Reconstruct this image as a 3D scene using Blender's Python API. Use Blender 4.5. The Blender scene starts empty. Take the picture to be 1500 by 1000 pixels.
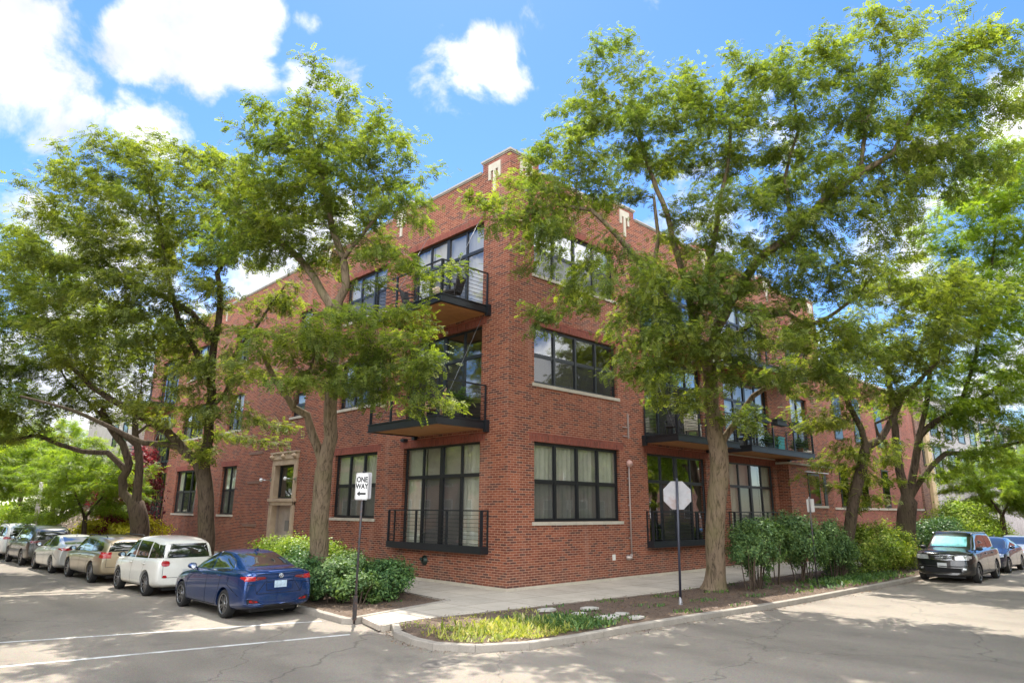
import bpy, bmesh, math, random
import numpy as np
from mathutils import Vector, Matrix, kdtree
from mathutils.bvhtree import BVHTree
R = math.radians
rng = np.random.default_rng(7)
random.seed(7)
scene = bpy.context.scene
COL = scene.collection
Z0 = -0.13            # road level; pavements and the building base are at z = 0

# ------------------------------------------------------------------ camera
F = 978.92
CAMP = Vector((-14.946, -15.738, 2.45))
RIGHT = Vector((0.72033, -0.69360, 0.00720)).normalized()
FWD = Vector((0.67157, 0.69997, 0.24297)).normalized()
UP = RIGHT.cross(FWD).normalized()
cam_d = bpy.data.cameras.new('camera')
cam = bpy.data.objects.new('camera', cam_d)
COL.objects.link(cam)
m3 = Matrix((RIGHT, UP, -FWD)).transposed()
cam.matrix_world = Matrix.Translation(CAMP) @ m3.to_4x4()
cam_d.sensor_width = 36.0
cam_d.lens = 36.0 * F / 1500.0
cam_d.clip_end = 2000
scene.camera = cam

def at(px, py, dist=None, x=None, y=None, z=None):
    """world point measured in the photograph (1500 px wide), at a depth or on a plane"""
    r = RIGHT * (px - 750) / F + UP * (500 - py) / F + FWD
    if dist is None:
        if x is not None: dist = (x - CAMP.x) / r.x
        elif y is not None: dist = (y - CAMP.y) / r.y
        else: dist = (z - CAMP.z) / r.z
    return CAMP + r * dist

# ------------------------------------------------------------------ tagging
def tag(o, label=None, cat=None, group=None, kind=None):
    if label: o['label'] = label
    if cat: o['category'] = cat
    if group: o['group'] = group
    if kind: o['kind'] = kind
    return o
def empty(name, loc=(0, 0, 0), rz=0, label=None, cat=None, group=None):
    o = bpy.data.objects.new(name, None)
    o.empty_display_size = .3
    COL.objects.link(o)
    o.location = loc
    o.rotation_euler = (0, 0, rz)
    return tag(o, label, cat, group)
def link(name, me, parent=None):
    o = bpy.data.objects.new(name, me)
    COL.objects.link(o)
    if parent is not None: o.parent = parent
    return o
def copy_tree(o, parent=None):
    c = o.copy()
    COL.objects.link(c)
    c.parent = parent
    for ch in list(o.children): copy_tree(ch, c)
    return c

# ------------------------------------------------------------------ mesh builder
class MB:
    def __init__(s, T=None):
        s.v = []; s.f = []; s.m = []; s.sm = []; s.T = T
    def add(s, vs, fs, mi=0, smooth=False):
        b = len(s.v)
        if s.T: vs = [s.T(*p) for p in vs]
        s.v += [tuple(p) for p in vs]
        s.f += [tuple(i + b for i in f) for f in fs]
        s.m += [mi] * len(fs); s.sm += [smooth] * len(fs)
    def box(s, x0, x1, y0, y1, z0, z1, mi=0):
        v = [(x0, y0, z0), (x1, y0, z0), (x1, y1, z0), (x0, y1, z0), (x0, y0, z1), (x1, y0, z1), (x1, y1, z1), (x0, y1, z1)]
        s.add(v, [(0, 3, 2, 1), (4, 5, 6, 7), (0, 1, 5, 4), (1, 2, 6, 5), (2, 3, 7, 6), (3, 0, 4, 7)], mi)
    def quad(s, a, b, c, d, mi=0): s.add([a, b, c, d], [(0, 1, 2, 3)], mi)
    def poly(s, pts, mi=0): s.add(pts, [tuple(range(len(pts)))], mi)
    def prism(s, pts, h, mi=0):
        """pts: list of 3d points of a planar polygon; h: extrusion vector"""
        n = len(pts); q = [(p[0] + h[0], p[1] + h[1], p[2] + h[2]) for p in pts]
        s.add(list(pts) + q, [tuple(range(n)), tuple(range(2 * n - 1, n - 1, -1))] + [(i, i + n, (i + 1) % n + n, (i + 1) % n) for i in range(n)], mi)
    def tube(s, pts, r, n=8, mi=0, cap=True, smooth=True):
        pts = [Vector(p) for p in pts]
        rr = r if isinstance(r, (list, tuple)) else [r] * len(pts)
        vs = []; up = None
        for i, p in enumerate(pts):
            d = (pts[min(i + 1, len(pts) - 1)] - pts[max(i - 1, 0)])
            d = d.normalized() if d.length > 1e-9 else Vector((0, 0, 1))
            if up is None:
                up = d.orthogonal().normalized()
            else:
                up = (up - d * up.dot(d))
                up = up.normalized() if up.length > 1e-6 else d.orthogonal().normalized()
            w = d.cross(up)
            for k in range(n):
                a = 2 * math.pi * k / n
                vs.append(p + (up * math.cos(a) + w * math.sin(a)) * rr[i])
        fs = []
        for i in range(len(pts) - 1):
            for k in range(n):
                k2 = (k + 1) % n
                fs.append((i * n + k, i * n + k2, (i + 1) * n + k2, (i + 1) * n + k))
        s.add(vs, fs, mi, smooth)
        if cap:
            b = len(s.v) - len(vs)
            s.f += [tuple(b + k for k in range(n - 1, -1, -1)), tuple(b + (len(pts) - 1) * n + k for k in range(n))]
            s.m += [mi, mi]; s.sm += [False, False]
    def lathe(s, prof, c=(0, 0, 0), n=24, axis='z', mi=0, smooth=True):
        vs = []; fs = []
        for (r, h) in prof:
            for k in range(n):
                a = 2 * math.pi * k / n
                u, w = r * math.cos(a), r * math.sin(a)
                p = (u, w, h) if axis == 'z' else ((u, h, w) if axis == 'y' else (h, u, w))
                vs.append((c[0] + p[0], c[1] + p[1], c[2] + p[2]))
        for i in range(len(prof) - 1):
            for k in range(n):
                k2 = (k + 1) % n
                fs.append((i * n + k, i * n + k2, (i + 1) * n + k2, (i + 1) * n + k))
        s.add(vs, fs, mi, smooth)
    def mesh(s, name, mats, fix=True, uv=True):
        me = bpy.data.meshes.new(name)
        me.from_pydata(s.v, [], s.f)
        if not isinstance(mats, (list, tuple)): mats = [mats]
        for m in mats: me.materials.append(m)
        me.polygons.foreach_set('material_index', s.m)
        me.polygons.foreach_set('use_smooth', s.sm)
        if fix:
            bm = bmesh.new(); bm.from_mesh(me)
            bmesh.ops.recalc_face_normals(bm, faces=bm.faces)
            bm.to_mesh(me); bm.free()
        if uv: box_uv(me)
        me.update()
        return me
    def build(s, name, mats, parent=None, fix=True, uv=True):
        return link(name, s.mesh(name, mats, fix, uv), parent)

def box_uv(me):
    nv = len(me.vertices); nl = len(me.loops)
    if nl == 0: return
    co = np.empty(nv * 3, 'f'); me.vertices.foreach_get('co', co); co = co.reshape(-1, 3)
    li = np.empty(nl, 'i'); me.loops.foreach_get('vertex_index', li)
    npol = len(me.polygons)
    nrm = np.empty(npol * 3, 'f'); me.polygons.foreach_get('normal', nrm); nrm = np.abs(nrm.reshape(-1, 3))
    tot = np.empty(npol, 'i'); me.polygons.foreach_get('loop_total', tot)
    ax = np.repeat(np.argmax(nrm, 1), tot)
    p = co[li]
    u = np.where(ax == 0, p[:, 1] + 173.31, p[:, 0]); v = np.where(ax == 2, p[:, 1], p[:, 2])
    l = me.uv_layers.new(name='UVMap')
    l.data.foreach_set('uv', np.stack([u, v], 1).astype('f').ravel())

# ------------------------------------------------------------------ materials
def nodes(name):
    m = bpy.data.materials.new(name); m.use_nodes = True
    nt = m.node_tree; nt.nodes.clear()
    out = nt.nodes.new('ShaderNodeOutputMaterial')
    def N(t, **k):
        n = nt.nodes.new('ShaderNode' + t)
        for a, b in k.items():
            if a == 'inp':
                for kk, vv in b.items(): n.inputs[kk].default_value = vv
            else: setattr(n, a, b)
        return n
    L = nt.links.new
    return m, nt, N, L, out
def c4(c): return (c[0], c[1], c[2], 1)
def ramp(N, L, src, stops, interp='LINEAR'):
    r = N('ValToRGB'); cr = r.color_ramp; cr.interpolation = interp
    while len(cr.elements) < len(stops): cr.elements.new(.5)
    for e, (p, c) in zip(cr.elements, stops):
        e.position = p; e.color = c4(c) if isinstance(c, (tuple, list)) else (c, c, c, 1)
    L(src, r.inputs[0]); return r.outputs[0]
def mix(N, L, fac, a, b, mode='MIX'):
    n = N('MixRGB', blend_type=mode)
    for i, x in enumerate((fac, a, b)):
        if isinstance(x, (int, float)): n.inputs[i].default_value = x if i == 0 else (x, x, x, 1)
        elif isinstance(x, (tuple, list)): n.inputs[i].default_value = c4(x)
        else: L(x, n.inputs[i])
    return n.outputs[0]
MATS = {}
def mat(name, col, rough=.6, metal=0., var=.12, scale=6., bump=0., bscale=40., coat=0., stretch=None, spec=.5, dirt=None):
    """painted / cast / cloth surfaces: base colour with blotches, grime and a little bump"""
    if name in MATS: return MATS[name]
    m, nt, N, L, out = nodes(name)
    b = N('BsdfPrincipled'); L(b.outputs[0], out.inputs[0])
    tc = N('TexCoord'); co = tc.outputs['Object']
    if stretch:
        mp = N('Mapping'); mp.inputs['Scale'].default_value = stretch; L(co, mp.inputs[0]); co = mp.outputs[0]
    n1 = N('TexNoise', inp={'Scale': scale, 'Detail': 6.0, 'Roughness': .6}); L(co, n1.inputs['Vector'])
    f = ramp(N, L, n1.outputs['Fac'], [(.3, 1 - var), (.7, 1 + var * .6 if False else 1.0)])
    c = mix(N, L, 1., col, f, 'MULTIPLY')
    if dirt:
        n2 = N('TexNoise', inp={'Scale': dirt[1], 'Detail': 8.0, 'Roughness': .7}); L(co, n2.inputs['Vector'])
        fm = ramp(N, L, n2.outputs['Fac'], [(.52, 0.), (.66, 1.)])
        c = mix(N, L, fm, c, dirt[0])
    L(c, b.inputs['Base Color'])
    b.inputs['Roughness'].default_value = rough; b.inputs['Metallic'].default_value = metal
    b.inputs['Coat Weight'].default_value = coat; b.inputs['Coat Roughness'].default_value = .03
    b.inputs['Specular IOR Level'].default_value = spec
    if bump:
        n3 = N('TexNoise', inp={'Scale': bscale, 'Detail': 5.0}); L(co, n3.inputs['Vector'])
        bp = N('Bump', inp={'Strength': bump, 'Distance': .01}); L(n3.outputs['Fac'], bp.inputs['Height']); L(bp.outputs[0], b.inputs['Normal'])
    MATS[name] = m
    return m
def brick_mat(name, reds, dark, mortar, bw=.27, rh=.0777, ms=.0105, swap=False, darkf=.24, weather=True):
    m, nt, N, L, out = nodes(name)
    b = N('BsdfPrincipled'); L(b.outputs[0], out.inputs[0])
    uv = N('UVMap').outputs[0]
    if swap:
        sx = N('SeparateXYZ'); L(uv, sx.inputs[0]); cx = N('CombineXYZ'); L(sx.outputs[1], cx.inputs[0]); L(sx.outputs[0], cx.inputs[1]); uvb = cx.outputs[0]
    else: uvb = uv
    # slight irregularity of the laying
    nz = N('TexNoise', inp={'Scale': 6.0, 'Detail': 2.0}); L(uv, nz.inputs['Vector'])
    sub = N('VectorMath', operation='SUBTRACT'); L(nz.outputs['Color'], sub.inputs[0]); sub.inputs[1].default_value = (.5, .5, .5)
    scl = N('VectorMath', operation='SCALE'); L(sub.outputs[0], scl.inputs[0]); scl.inputs['Scale'].default_value = .009
    ad = N('VectorMath', operation='ADD'); L(uvb, ad.inputs[0]); L(scl.outputs[0], ad.inputs[1])
    br = N('TexBrick', inp={'Color1': (0, 0, 0, 1), 'Color2': (1, 1, 1, 1), 'Mortar': (0, 0, 0, 1), 'Scale': 1.0, 'Mortar Size': ms, 'Mortar Smooth': .25, 'Bias': 0.0, 'Brick Width': bw, 'Row Height': rh})
    br.offset = .5; L(ad.outputs[0], br.inputs['Vector'])
    k = ramp(N, L, br.outputs['Color'], [(0, dark), (darkf * .9, dark), (darkf, reds[0]), (.5, reds[1]), (.75, reds[2]), (1., reds[3])], 'LINEAR')
    fine = N('TexNoise', inp={'Scale': 60.0, 'Detail': 4.0}); L(uv, fine.inputs['Vector'])
    k = mix(N, L, 1., k, ramp(N, L, fine.outputs['Fac'], [(.3, .72), (.7, 1.12)]), 'MULTIPLY')
    if weather:
        w = N('TexNoise', inp={'Scale': .45, 'Detail': 6.0, 'Roughness': .65}); L(uv, w.inputs['Vector'])
        k = mix(N, L, 1., k, ramp(N, L, w.outputs['Fac'], [(.32, .66), (.68, 1.14)]), 'MULTIPLY')
        # vertical wash marks and pale efflorescence
        mp = N('Mapping'); mp.inputs['Scale'].default_value = (2.2, .18, 1); L(uv, mp.inputs[0])
        w2 = N('TexNoise', inp={'Scale': 1.0, 'Detail': 5.0}); L(mp.outputs[0], w2.inputs['Vector'])
        k = mix(N, L, ramp(N, L, w2.outputs['Fac'], [(.54, 0.), (.72, .3)]), k, (.30, .20, .16))
        # sooty base courses
        sz = N('SeparateXYZ'); L(uv, sz.inputs[0])
        mz = N('MapRange', inp={'From Min': .0, 'From Max': .9, 'To Min': .6, 'To Max': 0.0}); L(sz.outputs[1], mz.inputs[0])
        w3 = N('TexNoise', inp={'Scale': 2.0, 'Detail': 5.0}); L(uv, w3.inputs['Vector'])
        mm = N('Math', operation='MULTIPLY'); L(mz.outputs[0], mm.inputs[0]); L(ramp(N, L, w3.outputs['Fac'], [(.35, .2), (.6, 1.)]), mm.inputs[1])
        k = mix(N, L, mm.outputs[0], k, (.10, .065, .05))
    mn = N('TexNoise', inp={'Scale': 12.0, 'Detail': 3.0}); L(uv, mn.inputs['Vector'])
    mo = mix(N, L, 1., mortar, ramp(N, L, mn.outputs['Fac'], [(.3, .7), (.7, 1.1)]), 'MULTIPLY')
    k = mix(N, L, br.outputs['Fac'], k, mo)
    L(k, b.inputs['Base Color']); b.inputs['Roughness'].default_value = .85
    b.inputs['Specular IOR Level'].default_value = .25
    inv = N('Math', operation='SUBTRACT'); inv.inputs[0].default_value = 1.; L(br.outputs['Fac'], inv.inputs[1])
    h = N('Math', operation='ADD'); L(inv.outputs[0], h.inputs[0])
    h2 = N('Math', operation='MULTIPLY'); L(fine.outputs['Fac'], h2.inputs[0]); h2.inputs[1].default_value = .3; L(h2.outputs[0], h.inputs[1])
    bp = N('Bump', inp={'Strength': .5, 'Distance': .006}); L(h.outputs[0], bp.inputs['Height']); L(bp.outputs[0], b.inputs['Normal'])
    return m
def glass_mat(name, tint=(.5, .53, .5), ior=2.1, screen=0., rough=.01, wob=.0):
    m, nt, N, L, out = nodes(name)
    tr = N('BsdfTransparent', inp={'Color': c4(tint)})
    gl = N('BsdfGlossy', inp={'Color': (.95, .97, 1, 1), 'Roughness': rough})
    fr = N('Fresnel'); ge = N('NewGeometry'); mi = N('MapRange', inp={'From Min': 0.0, 'From Max': 1.0, 'To Min': ior, 'To Max': 1 / ior})
    L(ge.outputs['Backfacing'], mi.inputs[0]); L(mi.outputs[0], fr.inputs['IOR'])
    if wob:
        tc = N('TexCoord'); nn = N('TexNoise', inp={'Scale': 1.3, 'Detail': 1.0}); L(tc.outputs['Object'], nn.inputs['Vector'])
        bp = N('Bump', inp={'Strength': wob, 'Distance': .05}); L(nn.outputs['Fac'], bp.inputs['Height'])
        L(bp.outputs[0], gl.inputs['Normal'])
    mx = N('MixShader'); L(fr.outputs[0], mx.inputs[0]); L(tr.outputs[0], mx.inputs[1]); L(gl.outputs[0], mx.inputs[2])
    res = mx.outputs[0]
    if screen:
        df = N('BsdfDiffuse', inp={'Color': (.055, .055, .055, 1)})
        m2 = N('MixShader', inp={'Fac': screen}); L(res, m2.inputs[1]); L(df.outputs[0], m2.inputs[2]); res = m2.outputs[0]
    L(res, out.inputs[0])
    return m
def concrete_mat(name, col, joint=None, scale=1.):
    m, nt, N, L, out = nodes(name)
    b = N('BsdfPrincipled', inp={'Roughness': .9, 'Specular IOR Level': .2}); L(b.outputs[0], out.inputs[0])
    tc = N('TexCoord'); co = tc.outputs['Object']
    a = N('TexNoise', inp={'Scale': .7 * scale, 'Detail': 8.0, 'Roughness': .65}); L(co, a.inputs['Vector'])
    f = N('TexNoise', inp={'Scale': 90.0, 'Detail': 3.0}); L(co, f.inputs['Vector'])
    s = N('TexNoise', inp={'Scale': 3.0 * scale, 'Detail': 8.0, 'Roughness': .7}); L(co, s.inputs['Vector'])
    k = mix(N, L, 1., col, ramp(N, L, a.outputs['Fac'], [(.3, .78), (.7, 1.08)]), 'MULTIPLY')
    k = mix(N, L, 1., k, ramp(N, L, f.outputs['Fac'], [(.3, .8), (.7, 1.12)]), 'MULTIPLY')
    k = mix(N, L, ramp(N, L, s.outputs['Fac'], [(.55, 0.), (.72, .5)]), k, (col[0] * .5, col[1] * .47, col[2] * .43))
    h = f.outputs['Fac']
    if joint:
        br = N('TexBrick', inp={'Color1': (.93, .93, .93, 1), 'Color2': (1.04, 1.04, 1.03, 1), 'Mortar': (.32, .3, .28, 1), 'Scale': 1.0, 'Mortar Size': .012, 'Mortar Smooth': .4, 'Brick Width': joint[0], 'Row Height': joint[1]})
        br.offset = 0; L(N('UVMap').outputs[0], br.inputs['Vector'])
        k = mix(N, L, 1., k, br.outputs['Color'], 'MULTIPLY')
    L(k, b.inputs['Base Color'])
    bp = N('Bump', inp={'Strength': .35, 'Distance': .006}); L(h, bp.inputs['Height']); L(bp.outputs[0], b.inputs['Normal'])
    return m

# ------------------------------------------------------------------ light
SUN = Vector((0.27, 0.40, 1.0)).normalized()       # towards the sun
elev = math.asin(SUN.z); az = math.atan2(SUN.x, SUN.y)
sd = bpy.data.lights.new('sun', 'SUN'); sd.energy = 2.8; sd.angle = R(.53); sd.color = (1, .95, .86)
so = bpy.data.objects.new('sun', sd); COL.objects.link(so)
so.rotation_euler = (-SUN).to_track_quat('-Z', 'Y').to_euler()
w = bpy.data.worlds.new('World'); scene.world = w; w.use_nodes = True
nt = w.node_tree; nt.nodes.clear()
def WN(t, **k):
    n = nt.nodes.new('ShaderNode' + t)
    for a, b in k.items():
        if a == 'inp':
            for kk, vv in b.items(): n.inputs[kk].default_value = vv
        else: setattr(n, a, b)
    return n
WL = nt.links.new
sky = WN('TexSky', sky_type='NISHITA'); sky.sun_disc = False; sky.sun_elevation = elev; sky.sun_rotation = az
sky.air_density = 1.0; sky.dust_density = .2; sky.ozone_density = 4.0; sky.altitude = 200
tc = WN('TexCoord')
vn = WN('VectorMath', operation='NORMALIZE'); WL(tc.outputs['Generated'], vn.inputs[0])
nz = WN('TexNoise', inp={'Scale': 8.0, 'Detail': 12.0, 'Roughness': .6, 'Distortion': .25}); WL(vn.outputs[0], nz.inputs['Vector'])
def cloud_dir(px, py):
    return (RIGHT * (px - 750) / F + UP * (500 - py) / F + FWD).normalized()
# (px, py, radius in degrees, aspect is faked by several puffs)
puffs = [(5, 50, 3.6, 1), (45, 95, 3.2, 1), (15, 150, 4.0, 1), (80, 150, 3.2, 1), (115, 175, 1.8, .9), (60, 190, 2, .8), (205, 70, 2.4, .95), (255, 60, 3.2, 1), (315, 45, 3.3, 1), (350, 30, 2.6, 1), (290, 95, 2.2, .9), (175, 85, 1.6, .8), (190, 170, 1.9, .85), (228, 185, 2.0, .85),
         (640, 135, 2.3, 1), (680, 110, 3.0, 1), (715, 95, 2.8, 1), (745, 115, 2.0, .9), (660, 150, 1.8, .8), (508, 112, 1.8, .75), (450, 108, 1.6, .7), (365, 108, 1.8, .7), (452, 34, .9, .6),
         (1500, 180, 2.8, 1), (1440, 250, 4, .8), (420, 385, 5, .9), (1330, 470, 9, .8), (1130, 200, 3.0, .8), (60, 520, 10, 1), (1050, 300, 5, .7)]
acc = None
for (px, py, rad, amp) in puffs:
    d = cloud_dir(px, py)
    dt = WN('VectorMath', operation='DOT_PRODUCT'); WL(vn.outputs[0], dt.inputs[0]); dt.inputs[1].default_value = d
    mr = WN('MapRange', inp={'From Min': math.cos(R(rad * 1.5)), 'From Max': math.cos(R(rad * .25)), 'To Min': 0.0, 'To Max': amp}); WL(dt.outputs['Value'], mr.inputs[0])
    if acc is None: acc = mr.outputs[0]
    else:
        mx = WN('Math', operation='MAXIMUM'); WL(acc, mx.inputs[0]); WL(mr.outputs[0], mx.inputs[1]); acc = mx.outputs[0]
# free-running cloud field for the rest of the sky (seen in the reflections), added mostly behind the camera as fill light
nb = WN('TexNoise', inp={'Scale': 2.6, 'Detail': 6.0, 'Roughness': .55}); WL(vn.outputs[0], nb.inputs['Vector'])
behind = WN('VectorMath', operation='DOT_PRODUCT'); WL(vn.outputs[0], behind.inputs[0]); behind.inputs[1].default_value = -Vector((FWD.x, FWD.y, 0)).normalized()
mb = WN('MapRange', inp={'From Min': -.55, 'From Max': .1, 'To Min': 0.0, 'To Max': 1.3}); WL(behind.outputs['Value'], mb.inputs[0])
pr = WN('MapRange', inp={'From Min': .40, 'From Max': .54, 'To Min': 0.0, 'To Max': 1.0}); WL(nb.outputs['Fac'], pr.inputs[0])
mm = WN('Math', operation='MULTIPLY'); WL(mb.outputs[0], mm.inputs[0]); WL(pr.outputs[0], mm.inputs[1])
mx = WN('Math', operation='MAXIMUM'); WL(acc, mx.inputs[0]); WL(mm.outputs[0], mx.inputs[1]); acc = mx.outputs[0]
n01 = WN('MapRange', inp={'From Min': .3, 'From Max': .7, 'To Min': -.75, 'To Max': .75}); WL(nz.outputs['Fac'], n01.inputs[0])
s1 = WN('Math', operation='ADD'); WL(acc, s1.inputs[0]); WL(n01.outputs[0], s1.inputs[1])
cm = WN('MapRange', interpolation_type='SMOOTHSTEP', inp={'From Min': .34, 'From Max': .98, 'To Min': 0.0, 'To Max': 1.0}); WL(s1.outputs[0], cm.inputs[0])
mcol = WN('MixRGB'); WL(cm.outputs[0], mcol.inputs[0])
SKYG = 1.0
hs = WN('HueSaturation', inp={'Saturation': 1.2, 'Value': .53, 'Hue': .507}); WL(sky.outputs[0], hs.inputs['Color'])
WL(hs.outputs[0], mcol.inputs[1])
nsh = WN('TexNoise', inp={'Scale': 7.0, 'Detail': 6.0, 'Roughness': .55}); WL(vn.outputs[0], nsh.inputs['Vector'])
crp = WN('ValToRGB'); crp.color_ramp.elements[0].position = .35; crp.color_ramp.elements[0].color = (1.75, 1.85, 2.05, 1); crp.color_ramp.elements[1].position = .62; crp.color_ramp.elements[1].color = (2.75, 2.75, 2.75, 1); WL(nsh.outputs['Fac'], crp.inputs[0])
bb = WN('MapRange', inp={'From Min': -.2, 'From Max': .25, 'To Min': 1.0, 'To Max': 4.6}); WL(behind.outputs['Value'], bb.inputs[0])  # added gain: unseen clouds behind the camera glow brighter, as main fill light
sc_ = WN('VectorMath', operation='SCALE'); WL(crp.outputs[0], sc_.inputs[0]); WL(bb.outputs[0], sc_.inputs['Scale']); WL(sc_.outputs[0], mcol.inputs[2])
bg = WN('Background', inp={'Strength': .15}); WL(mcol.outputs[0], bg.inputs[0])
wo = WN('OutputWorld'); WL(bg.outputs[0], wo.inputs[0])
scene.view_settings.view_transform = 'Standard'; scene.view_settings.look = 'None'
scene.view_settings.exposure = 1.8; scene.view_settings.gamma = 1
scene.cycles.max_bounces = 8; scene.cycles.transparent_max_bounces = 24; scene.cycles.diffuse_bounces = 4
scene.cycles.caustics_reflective = False; scene.cycles.caustics_refractive = False
scene.cycles.sample_clamp_indirect = 6
# ================================================================== ground
def asphalt():
    m, nt, N, L, out = nodes('asphalt')
    b = N('BsdfPrincipled', inp={'Roughness': .88, 'Specular IOR Level': .3}); L(b.outputs[0], out.inputs[0])
    co = N('TexCoord').outputs['Object']
    a = N('TexNoise', inp={'Scale': .25, 'Detail': 8.0, 'Roughness': .6}); L(co, a.inputs['Vector'])
    f = N('TexNoise', inp={'Scale': 130.0, 'Detail': 2.0}); L(co, f.inputs['Vector'])
    v = N('TexVoronoi', inp={'Scale': 75.0}); L(co, v.inputs['Vector'])
    g = N('TexNoise', inp={'Scale': 1.6, 'Detail': 9.0, 'Roughness': .7}); L(co, g.inputs['Vector'])
    k = mix(N, L, 1., (.285, .248, .205), ramp(N, L, a.outputs['Fac'], [(.3, .86), (.7, 1.1)]), 'MULTIPLY')
    k = mix(N, L, 1., k, ramp(N, L, f.outputs['Fac'], [(.3, .55), (.7, 1.4)]), 'MULTIPLY')
    k = mix(N, L, .35, k, mix(N, L, 1., k, v.outputs['Color'], 'MULTIPLY'))
    k = mix(N, L, ramp(N, L, g.outputs['Fac'], [(.55, 0.), (.72, .5)]), k, (.11, .098, .085))
    st = N('TexNoise', inp={'Scale': .55, 'Detail': 4.0, 'Roughness': .5}); mpp = N('Mapping'); mpp.inputs['Scale'].default_value = (1., .35, 1.); L(co, mpp.inputs[0]); L(mpp.outputs[0], st.inputs['Vector'])
    k = mix(N, L, 1., k, ramp(N, L, st.outputs['Fac'], [(.35, .80), (.5, 1.), (.65, 1.1)]), 'MULTIPLY')
    # hairline cracks
    dn = N('TexNoise', inp={'Scale': .9, 'Detail': 6.0}); L(co, dn.inputs['Vector'])
    av = N('VectorMath', operation='MULTIPLY_ADD'); L(dn.outputs['Color'], av.inputs[0]); av.inputs[1].default_value = (1.6, 1.6, 0); L(co, av.inputs[2])
    vc = N('TexVoronoi', feature='DISTANCE_TO_EDGE', inp={'Scale': .17}); L(av.outputs[0], vc.inputs['Vector'])
    k = mix(N, L, ramp(N, L, vc.outputs['Distance'], [(0, .5), (.002, .35), (.004, 0.)]), k, (.035, .03, .027))
    L(k, b.inputs['Base Color'])
    bp = N('Bump', inp={'Strength': .5, 'Distance': .008}); L(f.outputs['Fac'], bp.inputs['Height']); L(bp.outputs[0], b.inputs['Normal'])
    return m
M_asph = asphalt()
M_side = concrete_mat('sidewalk_concrete', (.52, .46, .38), joint=(1.5, 1.5))
M_kerb = concrete_mat('kerb_concrete', (.33, .295, .25), scale=3.)
M_soil = mat('mulch_soil', (.125, .082, .056), rough=.95, var=.5, scale=9, bump=1., bscale=50, dirt=((.21, .15, .105), 25.))
M_white = mat('road_paint', (.72, .71, .68), rough=.8, var=.4, scale=5, dirt=((.24, .22, .19), 3.))
M_stone = concrete_mat('limestone', (.52, .46, .37), scale=1.5)

mb = MB(); mb.quad((-260, -260, Z0), (400, -260, Z0), (400, 400, Z0), (-260, 400, Z0))
tag(mb.build('road', M_asph), kind='structure')
# pavement slabs: one sheet each, top at z=0, with the kerb ring as a real step
def slab(name, pts, z, m, base=Z0 - .05):
    b = MB(); b.prism([(p[0], p[1], base) for p in pts], (0, 0, z - base))
    return b.build(name, m)
# left pavement along the building, ramp to the crossing, right pavement
tag(slab('sidewalk', [(-6.25, -2.75), (-5.95, -1.42), (-2.62, -0.52), (-2.25, 3.2), (-2.25, 44), (.6, 44), (.6, 39.4), (.05, 39.4), (.05, .05), (90, .05), (90, -2.8), (7.2, -3.25), (3.9, -3.3), (-.2, -2.95), (-3.4, -2.68), (-5.2, -2.5), (-5.9, -2.62)], -.0, M_side), kind='structure')
def kerb(name, pts, w=.16, h=.0, seg=1.2):
    """kerb stones laid along a polyline; pts run along the road face, the stone lies to their left"""
    P = [Vector((p[0], p[1], 0)) for p in pts]
    b = MB()
    n = len(P); off = []
    for i in range(n):
        d = (P[min(i + 1, n - 1)] - P[max(i - 1, 0)]).normalized()
        off.append(Vector((-d.y, d.x, 0)) * w)
    prof = [(0.0, Z0 - .05), (.0, h - .022), (.006, h - .008), (.02, h), (w, h), (w, Z0 - .05)]
    for i in range(n - 1):
        vs = []
        for j in (i, i + 1):
            o = off[j].normalized()
            e = (P[i + 1] - P[i]).normalized() * (.004 if j == i else -.004)
            for (q, z) in prof:
                p = P[j] + o * q + e; vs.append((p.x, p.y, z))
        k = len(prof)
        fs = [(a, a + 1, k + a + 1, k + a) for a in range(k - 1)] + [tuple(range(k)), tuple(range(2 * k - 1, k - 1, -1))]
        b.add(vs, fs)
    return tag(b.build(name, M_kerb), kind='structure')
def arc_pts(ctrl, step=1.1):
    """catmull-rom through the control points"""
    C = [Vector((p[0], p[1], 0)) for p in ctrl]; C = [2 * C[0] - C[1]] + C + [2 * C[-1] - C[-2]]
    out = []
    for i in range(1, len(C) - 2):
        a, b, c, d = C[i - 1:i + 3]; m = max(1, int((c - b).length / step))
        for k in range(m):
            t = k / m
            out.append(.5 * ((2 * b) + (c - a) * t + (2 * a - 5 * b + 4 * c - d) * t * t + (3 * b - a - 3 * c + d) * t ** 3))
    out.append(C[-2]); return out
kr = arc_pts([(-5.95, -2.62), (-6.42, -3.4), (-6.62, -4.3), (-6.6, -4.95), (-6.15, -5.65), (-5.2, -6.12), (-4.0, -6.25), (-2.2, -6.28), (-.2, -6.36), (4.4, -6.7), (9, -6.8), (13.4, -6.85), (30, -6.85), (90, -6.9)], .8)
kerb('kerb', kr)
kl = arc_pts([(-8.6, 60), (-7.5, 30), (-6.75, 14), (-6.45, 8), (-6.25, 3), (-6.25, .5), (-6.35, -1.2), (-6.2, -1.5)], 1.2)
kerb('kerb', kl)
kerb('kerb', [(-6.2, -1.5), (-4.4, -1.0), (-2.6, -.52), (-2.55, -.44)], w=.12, h=.025)
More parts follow.
